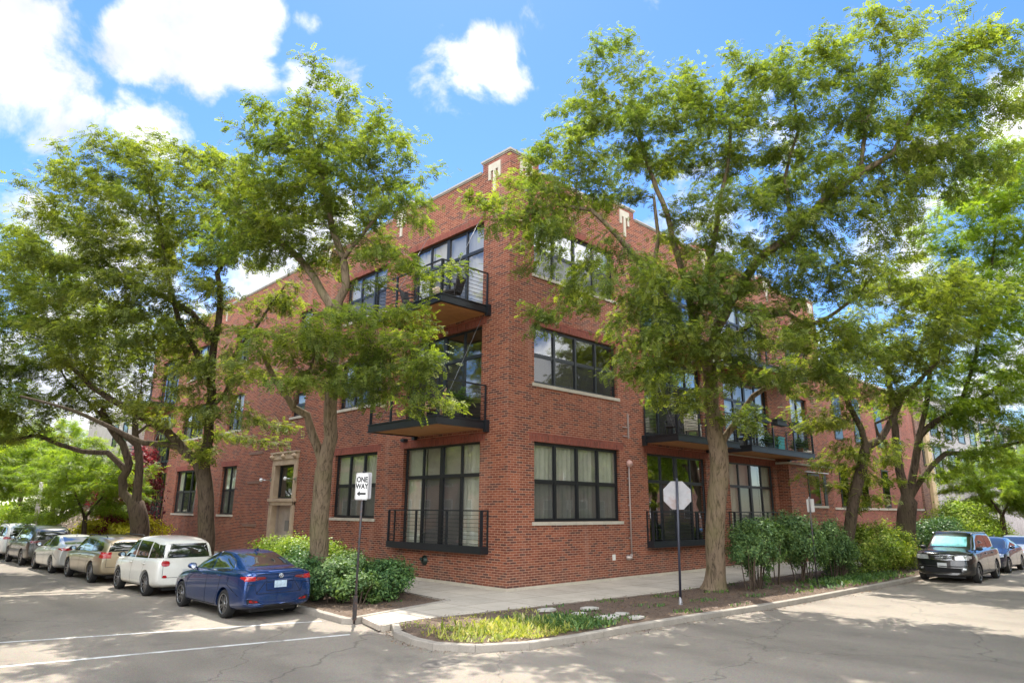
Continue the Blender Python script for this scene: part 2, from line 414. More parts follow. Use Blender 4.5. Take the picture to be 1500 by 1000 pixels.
# planting beds
bedR = [(p.x, p.y + .15) for p in kr[2:]]
bedR = [(-5.9, -2.75)] + [(p[0] + (.15 if p[1] > -5.5 else 0), p[1]) for p in bedR] + [(90, -2.81), (7.2, -3.26), (3.9, -3.31), (-.2, -2.96), (-3.4, -2.69), (-5.2, -2.51)]
def bed(name, pts, z, bumpy=.05):
    bm = bmesh.new()
    vs = [bm.verts.new((p[0], p[1], z)) for p in pts]; bm.faces.new(vs)
    bmesh.ops.triangulate(bm, faces=bm.faces)
    for _ in range(5):
        es = [e for e in bm.edges if e.calc_length() > .55 and max(v.co.x for v in e.verts) < 30 and max(v.co.y for v in e.verts) < 30]
        if not es: break
        bmesh.ops.subdivide_edges(bm, edges=es, cuts=1)
        bmesh.ops.triangulate(bm, faces=[f for f in bm.faces if len(f.verts) > 3])
    from mathutils import noise
    for v in bm.verts:
        if not v.is_boundary: v.co.z += bumpy * (noise.noise(v.co * 1.3) * .8 + noise.noise(v.co * 4) * .3) + bumpy * .5
    me = bpy.data.meshes.new(name); bm.to_mesh(me); bm.free()
    for p in me.polygons: p.use_smooth = True
    me.materials.append(M_soil); box_uv(me)
    return tag(link(name, me), kind='structure')
bed('planting_bed', bedR, -.015)
bed('planting_bed', [(-6.2, -1.33), (-2.72, -.42), (-2.27, 3.2), (-2.27, 44), (-7.85, 44), (-7.25, 28), (-6.6, 14), (-6.3, 8), (-6.1, 3), (-6.1, .5), (-6.2, -1.1)], -.015)
# dirt washed against the kerb
def paint(name, a, b, w, kind='structure'):
    a = Vector((a[0], a[1], 0)); b = Vector((b[0], b[1], 0)); d = (b - a).normalized(); n = Vector((-d.y, d.x, 0)) * w / 2
    m = MB(); z = Z0 + .004
    m.quad(*[(p.x, p.y, z) for p in (a - n, b - n, b + n, a + n)])
    return tag(m.build(name, M_white), kind=kind)
paint('crossing_line', (-16, 2.9), (-12.4, 1.2), .13); paint('crossing_line', (-12.4, 1.2), (-6.5, -.55), .10)
paint('crossing_line', (-16, .35), (-12.7, -1.28), .15); paint('crossing_line', (-12.7, -1.28), (-6.9, -2.5), .12)
# ramp with the darker tactile slab
rp = slab('ramp_slab', [(-6.3, -2.66), (-5.98, -1.47), (-5.0, -1.3), (-5.1, -2.5), (-5.9, -2.6)], .004, concrete_mat('ramp_concrete', (.50, .43, .36), scale=2.), base=-.1)
tag(rp, kind='structure')
mb = MB()   # manhole-like patch near the kerb, and a repair patch on the left
def blob(cx, cy, rx, ry, z, seed, n=26):
    r_ = random.Random(seed)
    return [(cx + rx * math.cos(2 * math.pi * i / n) * r_.uniform(.8, 1.1), cy + ry * math.sin(2 * math.pi * i / n) * r_.uniform(.8, 1.1), z) for i in range(n)]
mb.poly(blob(-7.15, -5.9, .42, .26, Z0 + .004, 3)); 
tag(mb.build('road_patch', mat('patch_asphalt', (.17, .15, .13), rough=.9, var=.5, scale=7, bump=.6, bscale=60)), kind='structure')
# flagstones in the corner bed
fs = [(800, 892, .27, .13), (863, 890, .27, .14), (890, 903, .36, .17), (910, 898, .2, .11), (932, 903, .24, .12), (849, 898, .2, .1)]
for i, (px, py, a, b) in enumerate(fs):
    p = at(px, py, z=.05); r_ = random.Random(i)
    m = MB(); k = 6
    pts = [(p.x + (a * r_.uniform(.75, 1.2)) * math.cos(t + .3) , p.y + b * 1.5 * r_.uniform(.75, 1.2) * math.sin(t + .3), .02) for t in [2 * math.pi * j / k for j in range(k)]]
    m.prism(pts, (0, 0, .045))
    lab = ['flat pale flagstone lying farthest left in the corner bed', 'pale flagstone at the back of the corner bed near the sidewalk', 'large pale flagstone at the front of the stone group near the kerb',
           'small pale flagstone just behind the large front flagstone', 'pale flagstone farthest right, nearest the stop sign pole', 'pale flagstone half hidden in weeds in the middle of the group'][i]
    tag(m.build('flagstone', mat('flagstone', (.46, .43, .38), rough=.85, var=.2, scale=5, bump=.5)), lab, 'flagstone', 'flagstones in the corner bed')
# ground debris: wood chips, dead leaves over beds and along the kerb
def scatter_chips(name, n, region, zf, m, smin, smax, label=None, kind='stuff', seed=1):
    g = np.random.default_rng(seed); P = []
    while len(P) < n:
        x, y = region(g)
        P.append((x, y, zf(x, y)))
    P = np.array(P); a = g.uniform(0, 6.28, n); s = g.uniform(smin, smax, n); t = g.uniform(-.5, .5, (n, 2))
    base = np.array([(-1, -.4), (1, -.4), (1, .4), (-1, .4)])
    V = np.empty((n, 4, 3))
    for k in range(4):
        u = base[k, 0] * s; v = base[k, 1] * s
        V[:, k, 0] = P[:, 0] + u * np.cos(a) - v * np.sin(a); V[:, k, 1] = P[:, 1] + u * np.sin(a) + v * np.cos(a)
        V[:, k, 2] = P[:, 2] + u * t[:, 0] + v * t[:, 1]
    return quads_obj(name, V.reshape(-1, 3), m, None, g)
def quads_obj(name, V, m, parent=None, g=None, tint=None):
    nq = len(V) // 4
    me = bpy.data.meshes.new(name)
    me.vertices.add(len(V)); me.vertices.foreach_set('co', V.astype('f').ravel())
    me.loops.add(nq * 4); me.loops.foreach_set('vertex_index', np.arange(nq * 4, dtype='i'))
    me.polygons.add(nq); me.polygons.foreach_set('loop_start', np.arange(nq, dtype='i') * 4); me.polygons.foreach_set('loop_total', np.full(nq, 4, 'i'))
    at_ = me.attributes.new('tint', 'FLOAT', 'FACE')
    if tint is None: tint = (g or rng).uniform(0, 1, nq)
    at_.data.foreach_set('value', tint.astype('f'))
    me.materials.append(m); me.update(calc_edges=True)
    return link(name, me, parent)
def leaf_mat(name, cols, trans=.45, rough=.45, transcol=None):
    m, nt, N, L, out = nodes(name)
    a = N('Attribute', attribute_type='GEOMETRY', attribute_name='tint')
    nn = N('TexNoise', inp={'Scale': .55, 'Detail': 3.0}); L(N('TexCoord').outputs['Object'], nn.inputs['Vector'])
    k = ramp(N, L, a.outputs['Fac'], [(i / (len(cols) - 1), c) for i, c in enumerate(cols)])
    k = mix(N, L, 1., k, ramp(N, L, nn.outputs['Fac'], [(.3, (.85, .92, 1.05)), (.7, (1.2, 1.1, .8))]), 'MULTIPLY')
    p = N('BsdfPrincipled', inp={'Roughness': rough, 'Specular IOR Level': .22}); L(k, p.inputs['Base Color'])
    t = N('BsdfTranslucent'); tcx = transcol or (1.5, 1.6, .45)
    L(mix(N, L, 1., k, tcx, 'MULTIPLY'), t.inputs['Color'])
    mx = N('MixShader', inp={'Fac': trans}); L(p.outputs[0], mx.inputs[1]); L(t.outputs[0], mx.inputs[2]); L(mx.outputs[0], out.inputs[0])
    return m
M_chip = leaf_mat('dead_leaf', [(.06, .035, .022), (.12, .072, .042), (.22, .14, .08)], trans=.05, transcol=(1, 1, 1))
def inpoly(x, y, pts):
    c = False; j = len(pts) - 1
    for i in range(len(pts)):
        if (pts[i][1] > y) != (pts[j][1] > y) and x < (pts[j][0] - pts[i][0]) * (y - pts[i][1]) / (pts[j][1] - pts[i][1]) + pts[i][0]: c = not c
        j = i
    return c
def reg(poly, box):
    def f(g):
        while True:
            x = g.uniform(box[0], box[1]); y = g.uniform(box[2], box[3])
            if inpoly(x, y, poly): return x, y
    return f
tag(scatter_chips('mulch', 9000, reg(bedR, (-6.5, 22, -7.2, -2.5)), lambda x, y: random.uniform(.0, .05), M_chip, .012, .03), 'brown bark mulch and dead leaves on the long bed by the right kerb', 'mulch', kind='stuff')
tag(scatter_chips('mulch', 2500, reg([(-6.2, -1.3), (-2.7, -.4), (-2.27, 3.2), (-2.27, 8), (-6.4, 8)], (-6.3, -2, -1.4, 8)), lambda x, y: random.uniform(.0, .05), M_chip, .012, .03, seed=2), 'brown mulch and dead leaves on the bed around the left hedge', 'mulch', kind='stuff')
def kreg(g):
    i = g.integers(0, len(kr) - 12); a = kr[i]; b = kr[i + 1]; t = g.uniform(); d = abs(g.normal(0, .14)) + .012
    p = a.lerp(b, t); n = (b - a).normalized(); return p.x + n.y * d, p.y - n.x * d
tag(scatter_chips('leaf_litter', 4500, kreg, lambda x, y: Z0 + .006 + random.uniform(0, .008), M_chip, .008, .022, seed=3), 'dead leaf litter washed along the foot of the kerb', 'leaf litter', kind='stuff')
# weeds and grass of the corner bed
def blades(name, n, region, hmin, hmax, wid, m, seed, z=.02, lean=.5):
    g = np.random.default_rng(seed); P = np.array([region(g) for _ in range(n)])
    h = g.uniform(hmin, hmax, n); a = g.uniform(0, 6.28, n); ln = g.uniform(.1, lean, n) * h; wa = wid * g.uniform(.6, 1.4, n)
    V = np.zeros((n, 4, 3)); ux, uy = np.cos(a), np.sin(a); vx, vy = -uy, ux
    V[:, 0, 0] = P[:, 0] - ux * wa * .5; V[:, 0, 1] = P[:, 1] - uy * wa * .5
    V[:, 1, 0] = P[:, 0] + ux * wa * .5; V[:, 1, 1] = P[:, 1] + uy * wa * .5
    V[:, 2, 0] = P[:, 0] + vx * ln * .6 + ux * wa * .7; V[:, 2, 1] = P[:, 1] + vy * ln * .6 + uy * wa * .7; V[:, 2, 2] = h * .65
    V[:, 3, 0] = P[:, 0] + vx * ln; V[:, 3, 1] = P[:, 1] + vy * ln; V[:, 3, 2] = h
    V[:, :, 2] += z
    return quads_obj(name, V.reshape(-1, 3), m, None, g)
M_grass = leaf_mat('grass_blade', [(.12, .17, .04), (.22, .26, .06), (.36, .38, .12), (.48, .42, .22)], trans=.4)
def grass_poly_region(g):
    while True:
        x = g.uniform(-6.4, -2.2); y = g.uniform(-6.1, -2.9)
        if inpoly(x, y, bedR) and g.uniform() < (.05 + 1.1 * max(0, 1 - ((x + 4.5) ** 2 / 3.6 + (y + 4.9) ** 2 / 1.4))) * (.15 + (math.sin(x * 5.1 + y * 2) + math.sin(y * 7.3 - x * 3.1) > -.4)): return x, y
gr_ = blades('grass', 7500, grass_poly_region, .012, .065, .02, M_grass, 11, lean=1.9)
tag(gr_, 'sunlit yellow green grass and weeds growing at the corner of the bed', 'grass', kind='stuff')
M_weed = leaf_mat('weed_leaf', [(.05, .10, .035), (.08, .15, .05), (.15, .23, .08)], trans=.35)
def wreg(g):
    while True:
        x, y = g.normal(-3.0, .5), g.normal(-5.2, .4)
        if inpoly(x, y, bedR): return x, y
wd = blades('weeds', 1500, wreg, .03, .13, .04, M_weed, 12, lean=1.6)
def tall(g):
    while True:
        x, y = g.normal(-4.6, .9), g.normal(-4.9, .5)
        if inpoly(x, y, bedR): return x, y
tag(blades('weeds', 420, tall, .06, .2, .04, M_grass, 15, lean=1.2), 'taller pale weed stems sticking out of the corner grass', 'weeds', kind='stuff')
tag(wd, 'darker green leafy weeds between the grass and the flagstones', 'weeds', kind='stuff')
def ivreg(g):
    while True:
        x, y = g.normal(12.8, 1.8), g.normal(-5.6, .45)
        if inpoly(x, y, bedR): return x, y
tag(blades('ground_cover', 2600, ivreg, .03, .13, .06, M_weed, 13, lean=1.5), 'low green ground cover under the right shrubs', 'ground cover', kind='stuff')
def wl(g):
    while True:
        x, y = g.uniform(-5.5, 8), g.uniform(-6.4, -3.2)
        if inpoly(x, y, bedR) and (math.sin(x * 3) + math.sin(y * 5 + x)) > 1.0: return x, y
tag(blades('weeds', 700, wl, .03, .09, .03, M_weed, 14), 'sparse small weeds dotted over the mulch bed', 'weeds', kind='stuff')
# ================================================================== brick building
TL = lambda a, d, z: (-d, a, z)      # left facade: a runs along +Y, d points to the street
TR = lambda a, d, z: (a, -d, z)      # right facade
REDS = [(.185, .049, .026), (.24, .064, .033), (.285, .082, .041), (.325, .102, .049)]
M_brick = brick_mat('red_brick', REDS, (.12, .046, .034), (.41, .235, .165), darkf=.2)
M_brick2 = brick_mat('plain_red_brick', [(.24, .066, .044), (.27, .075, .05), (.31, .088, .056), (.35, .10, .066)], (.18, .05, .035), (.37, .215, .165), darkf=.1)
M_sold = brick_mat('soldier_brick', [(.21, .055, .038), (.25, .065, .043), (.28, .075, .048), (.30, .085, .052)], (.16, .045, .03), (.22, .10, .075), swap=True, darkf=.08, weather=False)
M_sold_h = brick_mat('soldier_brick_h', [(.21, .055, .038), (.25, .065, .043), (.28, .075, .048), (.30, .085, .052)], (.16, .045, .03), (.22, .10, .075), darkf=.08, weather=False)
M_frame = mat('black_frame', (.012, .013, .015), rough=.38, var=.3, scale=3)
M_rail = mat('black_steel', (.014, .016, .02), rough=.42, var=.3, scale=3, bump=.1)
M_glass = glass_mat('window_glass', tint=(.84, .86, .83), ior=2.35, wob=.012)
M_glass_r = glass_mat('mirror_like_glass', tint=(.45, .47, .44), ior=4.2, wob=.012)
M_glass_s = glass_mat('screened_glass', tint=(.8, .82, .8), ior=2.0, screen=.48, wob=.012)
M_curt = mat('curtain', (.60, .58, .49), rough=.9, var=.15, scale=3)
M_curt_d = mat('grey_shade', (.50, .45, .41), rough=.9, var=.1, scale=3)
M_int = mat('interior_paint', (.22, .18, .15), rough=.9, var=.3, scale=1)
M_wood = mat('soffit_wood', (.60, .29, .11), rough=.6, var=.35, scale=4, stretch=(.6, 6, 6))
M_copmetal = mat('stone_coping', (.42, .38, .32), rough=.8, var=.3, scale=3)
M_tan = mat('carved_limestone', (.50, .37, .25), rough=.85, var=.25, scale=3, bump=.3, bscale=20)
H = 14.62
bld = empty('brick_building', (0, 0, 0), 0, 'red brick three storey corner building with black framed windows and balconies', 'building')
WIN = []   # collected openings: (facade, a0, a1, z0, z1, type)
def wins(fac, a0, a1, kinds):
    for (z0, z1, t) in kinds: WIN.append((fac, a0, a1, z0, z1, t))
FR = [(1.05, 4.66, 'french'), (5.32, 8.71, 'french'), (9.35, 12.66, 'french')]
W3 = lambda n: [(2.05, 4.66, n), (6.65, 8.71, n), (10.6, 12.66, n)]
wins('L', 1.36, 5.78, FR)
wins('L', 7.62, 10.95, W3('c3'))
wins('L', 14.2, 15.55, [(6.75, 7.9, 'c1'), (10.6, 12.1, 'c1')])
wins('L', 14.36, 16.95, [(.05, 5.05, 'door')])
wins('L', 21.55, 23.6, W3('c2'))
wins('L', 27.4, 31.2, W3('c3'))
wins('L', 33.2, 37.0, FR)
wins('R', 1.22, 5.87, W3('c4'))
wins('R', 7.68, 12.15, FR)
wins('R', 14.15, 18.7, FR)
wins('R', 21.4, 23.6, [(5.75, 8.6, 'c2'), (10.0, 12.66, 'c2')])
def facade(fac, a1, z1, T, th=.34):
    ws = [w for w in WIN if w[0] == fac]
    A = sorted({0., a1} | {w[1] for w in ws} | {w[2] for w in ws}); Zs = sorted({-.1, z1} | {w[3] for w in ws} | {w[4] for w in ws})
    b = MB(T)
    hole = lambda a, z: any(w[1] < a < w[2] and w[3] < z < w[4] for w in ws)
    for i in range(len(A) - 1):
        for j in range(len(Zs) - 1):
            a, c, z, y = A[i], A[i + 1], Zs[j], Zs[j + 1]
            if hole((a + c) / 2, (z + y) / 2): continue
            b.quad((a, 0, z), (c, 0, z), (c, 0, y), (a, 0, y))
    for w in ws:
        _, p, q, z, y, t = w
        b.quad((p, 0, z), (p, -th, z), (p, -th, y), (p, 0, y)); b.quad((q, 0, z), (q, -th, z), (q, -th, y), (q, 0, y))
        b.quad((p, 0, z), (q, 0, z), (q, -th, z), (p, -th, z)); b.quad((p, 0, y), (q, 0, y), (q, -th, y), (p, -th, y))
    return b
bL = facade('L', 39.4, H, TL); bR = facade('R', 26.0, H, TR)
bL.T = None
vs = bR.v; fs_ = bR.f
bL.add(vs, fs_)
# closed back of the block and a matt inner lining that keeps the rooms dark
bL.box(-.0, 26, 39.4, 39.41, -.1, H); bL.box(26, 26.01, 0, 39.4, -.1, H)
wall = bL.build('wall', M_brick, bld, fix=False)
mb = MB()
for z in (5.1, 9.12, 13.0): mb.box(.34, 25.9, .34, 39.2, z - .25, z)
mb.box(3.6, 3.7, .34, 39.2, 0, H); mb.box(3.7, 25.9, 3.6, 3.7, 0, H); mb.box(.34, 3.6, 6.6, 6.7, 0, H); mb.box(.34, 3.6, 12, 12.1, 0, H)
mb.box(6.8, 6.9, .34, 3.6, 0, H); mb.box(13.2, 13.3, .34, 3.6, 0, H); mb.box(19.8, 19.9, .34, 3.6, 0, H); mb.box(.34, 25.9, .34, 39.2, -.05, .02)
mb.build('interior', M_int, bld)
mb = MB(); mb.box(.3, 25.99, .3, 39.39, H - .5, H - .4); mb.build('roof', mat('roof_felt', (.12, .12, .12), rough=.9), bld)
# parapet piers with stone ornaments, coping
mb = MB(); cp = MB()
PH = 15.0
def pier(fac, a0, a1):
    T = TL if fac == 'L' else TR
    M_ = MB(T); M_.box(a0, a1, -.32, .003, H, PH); M_.build('parapet_pier', M_brick2, bld)
def cope(fac, a0, a1, z, T):
    cq = MB(T); cq.box(a0, a1, -.38, .07, z, z + .075); cq.box(a0, a1, -.36, .035, z - .045, z); cq.build('coping', M_copmetal, bld)
# corner pier (L shaped)
mb.box(-.003, .32, -.003, 1.47, H, PH); mb.box(.32, 1.47, -.003, .32, H, PH)
cp.box(-.07, .38, -.07, 1.53, PH, PH + .08); cp.box(.38, 1.53, -.07, .38, PH, PH + .08)
cp.box(-.035, .36, -.035, 1.5, PH - .045, PH); cp.box(.36, 1.5, -.035, .36, PH - .045, PH)
pl = [(6.0, 7.4), (12.4, 13.6), (24.8, 26.2), (32.0, 33.2), (38.2, 39.4)]; prr = [(6.0, 7.4), (12.4, 13.7), (19.0, 20.3), (24.8, 26.0)]
for (T, L_, fac, end) in ((TL, pl, 'L', 39.4), (TR, prr, 'R', 26.0)):
    a = 1.53
    for (p, q) in L_:
        pier(fac, p, q); cope(fac, a, p - .06, H, T)
        cq = MB(T); cq.box(p - .06, q + .06, -.38, .07, PH, PH + .08); cq.box(p - .03, q + .03, -.36, .035, PH - .045, PH); cq.build('coping', M_copmetal, bld)
        a = q + .06
    if a < end: cope(fac, a, end, H, T)
mb.build('parapet_pier', M_brick2, bld); cp.build('coping', M_copmetal, bld)
def ornament(T, a, z, s=1):
    m = MB(T)
    def pz(pts, d0=.0, d=.05): m.prism([(p[0], d0, p[1]) for p in pts], (0, 0, 0)) if False else None
    def bx(a0, a1, z0, z1, d=.05): m.box(a0, a1, -.01, d, z0, z1)
    bx(a - .32, a + .32, z - .28, z); bx(a - .32, a - .19, z - .62, z - .28, .047); bx(a + .19, a + .32, z - .62, z - .28, .047); bx(a - .07, a + .07, z - 1.15, z - .28, .047)
    m.build('stone_ornament', mat('cream_stone', (.55, .49, .38), rough=.8, var=.2, scale=4), bld)
for p in (.80, ): ornament(TL, p, 14.80); ornament(TR, p, 14.80)
for (p, q) in pl: ornament(TL, (p + q) / 2, 14.80)
for (p, q) in prr: ornament(TR, (p + q) / 2, 14.80)
# plinth
mb = MB(); mb.box(-.055, .3, -.055, 14.3, -.08, .085); mb.box(.3, 19.0, -.055, .3, -.08, .085); mb.box(-.055, .3, 17, 39.4, -.08, .085)
mb.build('plinth', M_stone, bld)
# soldier courses, sills
for (fac, a0, a1, z0, z1, t) in WIN:
    T = TL if fac == 'L' else TR
    if t == 'door': continue
    sl = MB(T); sl.box(a0 - .25, a1 + .25, -.02, .006, z1 + .002, z1 + .235); sl.build('soldier_course', M_sold, bld)
    if z1 < 12: sl = MB(T); sl.box(a0 - .34, a1 + .34, -.02, .009, z1 + .237, z1 + .30); sl.build('header_course', M_sold_h, bld)
    if t[0] == 'c':
        si = MB(T); n = max(1, int((a1 - a0) / 1.5)); w_ = (a1 - a0 + .2) / n
        for k in range(n): si.box(a0 - .1 + k * w_ + (.002 if k else 0), a0 - .1 + (k + 1) * w_ - .002, -.14, .05 - .002 * (k % 2), z0 - .115, z0 - .002)
        si.build('window_sill', M_stone, bld)
# ---- windows
def window(fac, a0, a1, z0, z1, t, parent, d=-.13, lit=False, T=None, seed=0, curtain=None):
    T = T or (TL if fac == 'L' else TR); r_ = random.Random(seed)
    m = MB(T); g = MB(T); gs = MB(T)
    W = .07; D = .075
    m.box(a0, a1, d - D, d, z0, z0 + W); m.box(a0, a1, d - D, d, z1 - W, z1)
    m.box(a0, a0 + W, d - D, d, z0 + W, z1 - W); m.box(a1 - W, a1, d - D, d, z0 + W, z1 - W)
    if t in ('c1', 'c2', 'c3', 'c4'):
        n = int(t[1]); pw = (a1 - a0) / n
        zm = z0 + (z1 - z0) * .5
        for k in range(1, n): m.box(a0 + k * pw - .05, a0 + k * pw + .05, d - D, d + .012, z0 + W, z1 - W)
        for k in range(n):
            p, q = a0 + k * pw + .05 * (k > 0) + (W if k == 0 else 0), a0 + (k + 1) * pw - .05 * (k < n - 1) - (W if k == n - 1 else 0)
            m.box(p, q, d - D, d - .008, zm - .035, zm + .035)
            for (u, v, mm_) in ((z0 + W, zm - .035, gs), (zm + .035, z1 - W, g)):
                fr = .035; m.box(p, p + fr, d - .06, d - .02, u, v); m.box(q - fr, q, d - .06, d - .02, u, v)
                m.box(p + fr, q - fr, d - .06, d - .02, u, u + fr); m.box(p + fr, q - fr, d - .06, d - .02, v - fr, v)
                tl = r_.uniform(-.003, .003)
                mm_.quad((p + fr, d - .042 + tl, u + fr), (q - fr, d - .042 - tl, u + fr), (q - fr, d - .042 - tl, v - fr), (p + fr, d - .042 + tl, v - fr))
    elif t == 'french':
        mid = (a0 + a1) / 2; zt = z1 - .30 * (z1 - z0)
        m.box(mid - .09, mid + .09, d - D, d + .012, z0 + W, z1 - W)
        q1, q2 = (a0 + mid) / 2, (a1 + mid) / 2
        m.box(a0 + W, mid - .09, d - D, d + .006, zt - .07, zt + .05); m.box(mid + .09, a1 - W, d - D, d + .006, zt - .07, zt + .05)
        for q in (q1, q2): m.box(q - .04, q + .04, d - D, d, zt + .05, z1 - W); m.box(q - .055, q + .055, d - D, d, z0 + W, zt - .07)
        m.box(a0 + W, q1 - .055, d - D, d - .01, z0 + W, z0 + .2); m.box(q1 + .055, mid - .09, d - D, d - .01, z0 + W, z0 + .2)
        m.box(mid + .09, q2 - .055, d - D, d - .01, z0 + W, z0 + .2); m.box(q2 + .055, a1 - W, d - D, d - .01, z0 + W, z0 + .2)
        cells = [(a0 + W, q1 - .055, g), (q1 + .055, mid - .09, gs), (mid + .09, q2 - .055, gs), (q2 + .055, a1 - W, g)]
        for (p, q, mm_) in cells:
            tl = r_.uniform(-.004, .004)
            g.quad((p, d - .042 - tl, zt + .05), (q, d - .042 + tl, zt + .05), (q, d - .042 + tl, z1 - W), (p, d - .042 - tl, z1 - W))
            mm_.quad((p, d - .042 + tl, z0 + .2), (q, d - .042 - tl, z0 + .2), (q, d - .042 - tl, zt - .07), (p, d - .042 + tl, zt - .07))
    w = m.build('window', M_frame, parent)
    if g.v: g.build('pane', M_glass_r if (fac == 'R' and a0 < 8 and t == 'french' or z0 > 10 and fac == 'R') else M_glass, w, fix=False)
    if gs.v: gs.build('screened_pane', M_glass_s, w, fix=False)
    cz = curtain if curtain is not None else r_.choice(['full', 'sides', 'doors' if t == 'french' else 'sides', 'blind', 'none'])
    if cz != 'none':
        spans = {'full': [(a0, a1)], 'sides': [(a0, a0 + .27 * (a1 - a0)), (a1 - .25 * (a1 - a0), a1)], 'blind': [(a0, a1)], 'doors': [(a0, a0 + .25 * (a1 - a0)), (a1 - .25 * (a1 - a0), a1), (a0 + .252 * (a1 - a0), a1 - .252 * (a1 - a0))]}[cz]
        c = MB(T); c2 = MB(T)
        for si_, (p, q) in enumerate(spans):
            flat = si_ == 2
            n = int((q - p) * 14) + 2; zt_ = z1 - .05; zb_ = z0 + .05 if cz != 'blind' else z0 + (z1 - z0) * r_.uniform(.3, .6)
            vs = []
            for k in range(n + 1):
                a = p + (q - p) * k / n; dd = d - .17 + (.035 * math.sin(k * 1.9) + .02 * math.sin(k * .7) if cz != 'blind' and not flat else -.03)
                vs += [(a, dd, zb_), (a, dd, zt_)]
            (c2 if flat else c).add(vs, [(2 * k, 2 * k + 2, 2 * k + 3, 2 * k + 1) for k in range(n)], 0, True)
        c.build('curtain', M_curt if r_.random() < .8 else M_curt_d, w, fix=False)
        if c2.v: c2.build('shade', M_curt_d, w, fix=False)
    return w
CUR = {('R', 1.22, 2.05): 'full', ('R', 1.22, 6.65): 'none', ('R', 1.22, 10.6): 'full', ('L', 1.36, 1.05): 'doors', ('L', 1.36, 5.32): 'none', ('L', 1.36, 9.35): 'doors',
       ('R', 7.68, 1.05): 'none', ('R', 14.15, 1.05): 'doors', ('L', 7.62, 2.05): 'full'}
for i, (fac, a0, a1, z0, z1, t) in enumerate(WIN):
    if t != 'door': window(fac, a0, a1, z0, z1, t, bld, seed=i, curtain=CUR.get((fac, a0, z0)))
# ---- entrance
def entrance():
    m = MB(TL); a0, a1 = 14.36, 16.95; z1 = 5.05
    e = MB(TL)
    e.box(a0, a0 + .3, -.2, .07, .05, 4.45); e.box(a1 - .3, a1, -.2, .07, .05, 4.45)
    e.box(a0 + .02, a0 + .10, .07, .1, .05, 4.45); e.box(a1 - .1, a1 - .02, .07, .1, .05, 4.45)
    e.box(a0, a1, -.2, .08, 4.45, 4.72); e.box(a0 - .05, a1 + .05, -.2, .13, 4.72, 5.0); e.box(a0 - .1, a1 + .1, -.2, .2, 5.0, 5.08)
    e.box(a0 - .08, a1 + .08, -.3, .16, 2.72, 2.86); e.box(a0, a1, -.3, .1, 2.55, 2.72)
    for a in (a0 + .12, (a0 + a1) / 2, a1 - .12):
        e.lathe([(0, -.12), (.1, -.1), (.13, 0), (.11, .12), (.04, .2), (0, .22)], (a, .1, 4.86), 12, 'y')
    for k in range(10):
        a = a0 + .3 + (a1 - a0 - .6) * k / 9
        e.box(a - .05, a + .05, .08, .115, 4.78, 4.92)
    e.build('door_surround', M_tan, bld)
    w = MB(TL); w.box(a0 + .3, a1 - .3, -.3, -.2, 2.86, 2.95); w.box(a0 + .3, a0 + .4, -.3, -.2, 2.95, 4.45); w.box(a1 - .4, a1 - .3, -.3, -.2, 2.95, 4.45); w.box(a0 + .4, a1 - .4, -.3, -.2, 4.35, 4.45)
    wo_ = w.build('window', M_frame, bld)
    g = MB(TL); g.quad((a0 + .4, -.25, 2.95), (a1 - .4, -.25, 2.95), (a1 - .4, -.25, 4.35), (a0 + .4, -.25, 4.35)); g.build('pane', M_glass, wo_, fix=False)
    v = MB(TL); v.box(a0 + 1.05, a1 - .3, -.36, -.33, .0, 2.56); v.box(a1 - .31, a1 - .28, -1.5, -.2, .0, 2.6); v.box(a0 + .28, a0 + .31, -1.5, -.2, .0, 2.6); v.box(a0 + .3, a1 - .3, -1.5, -.2, 2.58, 2.62)
    v.build('vestibule', mat('vestibule_stone', (.44, .36, .30), rough=.7, var=.3, scale=2), bld)
    dd = MB(TL); dd.box(a0 + .3, a0 + 1.05, -.37, -.34, .04, 2.56); dr = dd.build('door', mat('black_door', (.02, .02, .022), rough=.4), bld)
    hh = MB(TL); hh.tube([(a0 + .9, -.31, 1.0), (a0 + .9, -.31, 1.3)], .018, 8); hh.build('handle', mat('steel', (.6, .6, .6), rough=.3, metal=1), dr)
    s = MB(TL); s.box(a0 + 1.1, a0 + 1.5, -.33, -.29, 1.35, 1.85); s.build('intercom_panel', mat('grey_box', (.2, .18, .16), rough=.5), bld)
    for a in (a0 - .0, a1 + .0):
        l = MB(TL); l.tube([(a, .1, 3.75), (a, .55, 3.75)], .018, 8); l.box(a - .06, a + .06, .07, .1, 3.66, 3.84); lo = l.build('wall_lamp', mat('steel', (.6, .6, .6)), bld)
        b = MB(TL); b.lathe([(0, -.09), (.06, -.07), (.09, 0), (.06, .07), (0, .09)], (a, .6, 3.75), 14, 'z'); b.build('lamp_globe', mat('milk_glass', (.8, .8, .78), rough=.15), lo)
entrance()
# blind stone marks of bricked-up openings on the left wall
for (a, z, w_) in ((19.2, 5.2, 1.6), (19.2, 3.7, 1.5), (19.2, 1.55, 1.7), (19.2, 9.3, 1.5)):
    mb = MB(TL); mb.box(a - w_ / 2, a + w_ / 2, -.01, .03, z - .07, z + .07); mb.build('stone_band', mat('brown_stone', (.22, .12, .08), rough=.85, var=.3), bld)
mb = MB(TL); mb.box(24.1, 25.2, -.01, .03, .55, 1.25); mb.build('vent_grille', mat('cream_vent', (.5, .47, .4), rough=.6), bld)
mb = MB(TL)
for k in range(3): mb.box(24.25, 25.05, .03, .035, .65 + k * .2, .75 + k * .2)
mb.build('vent_slot', M_frame, bld)
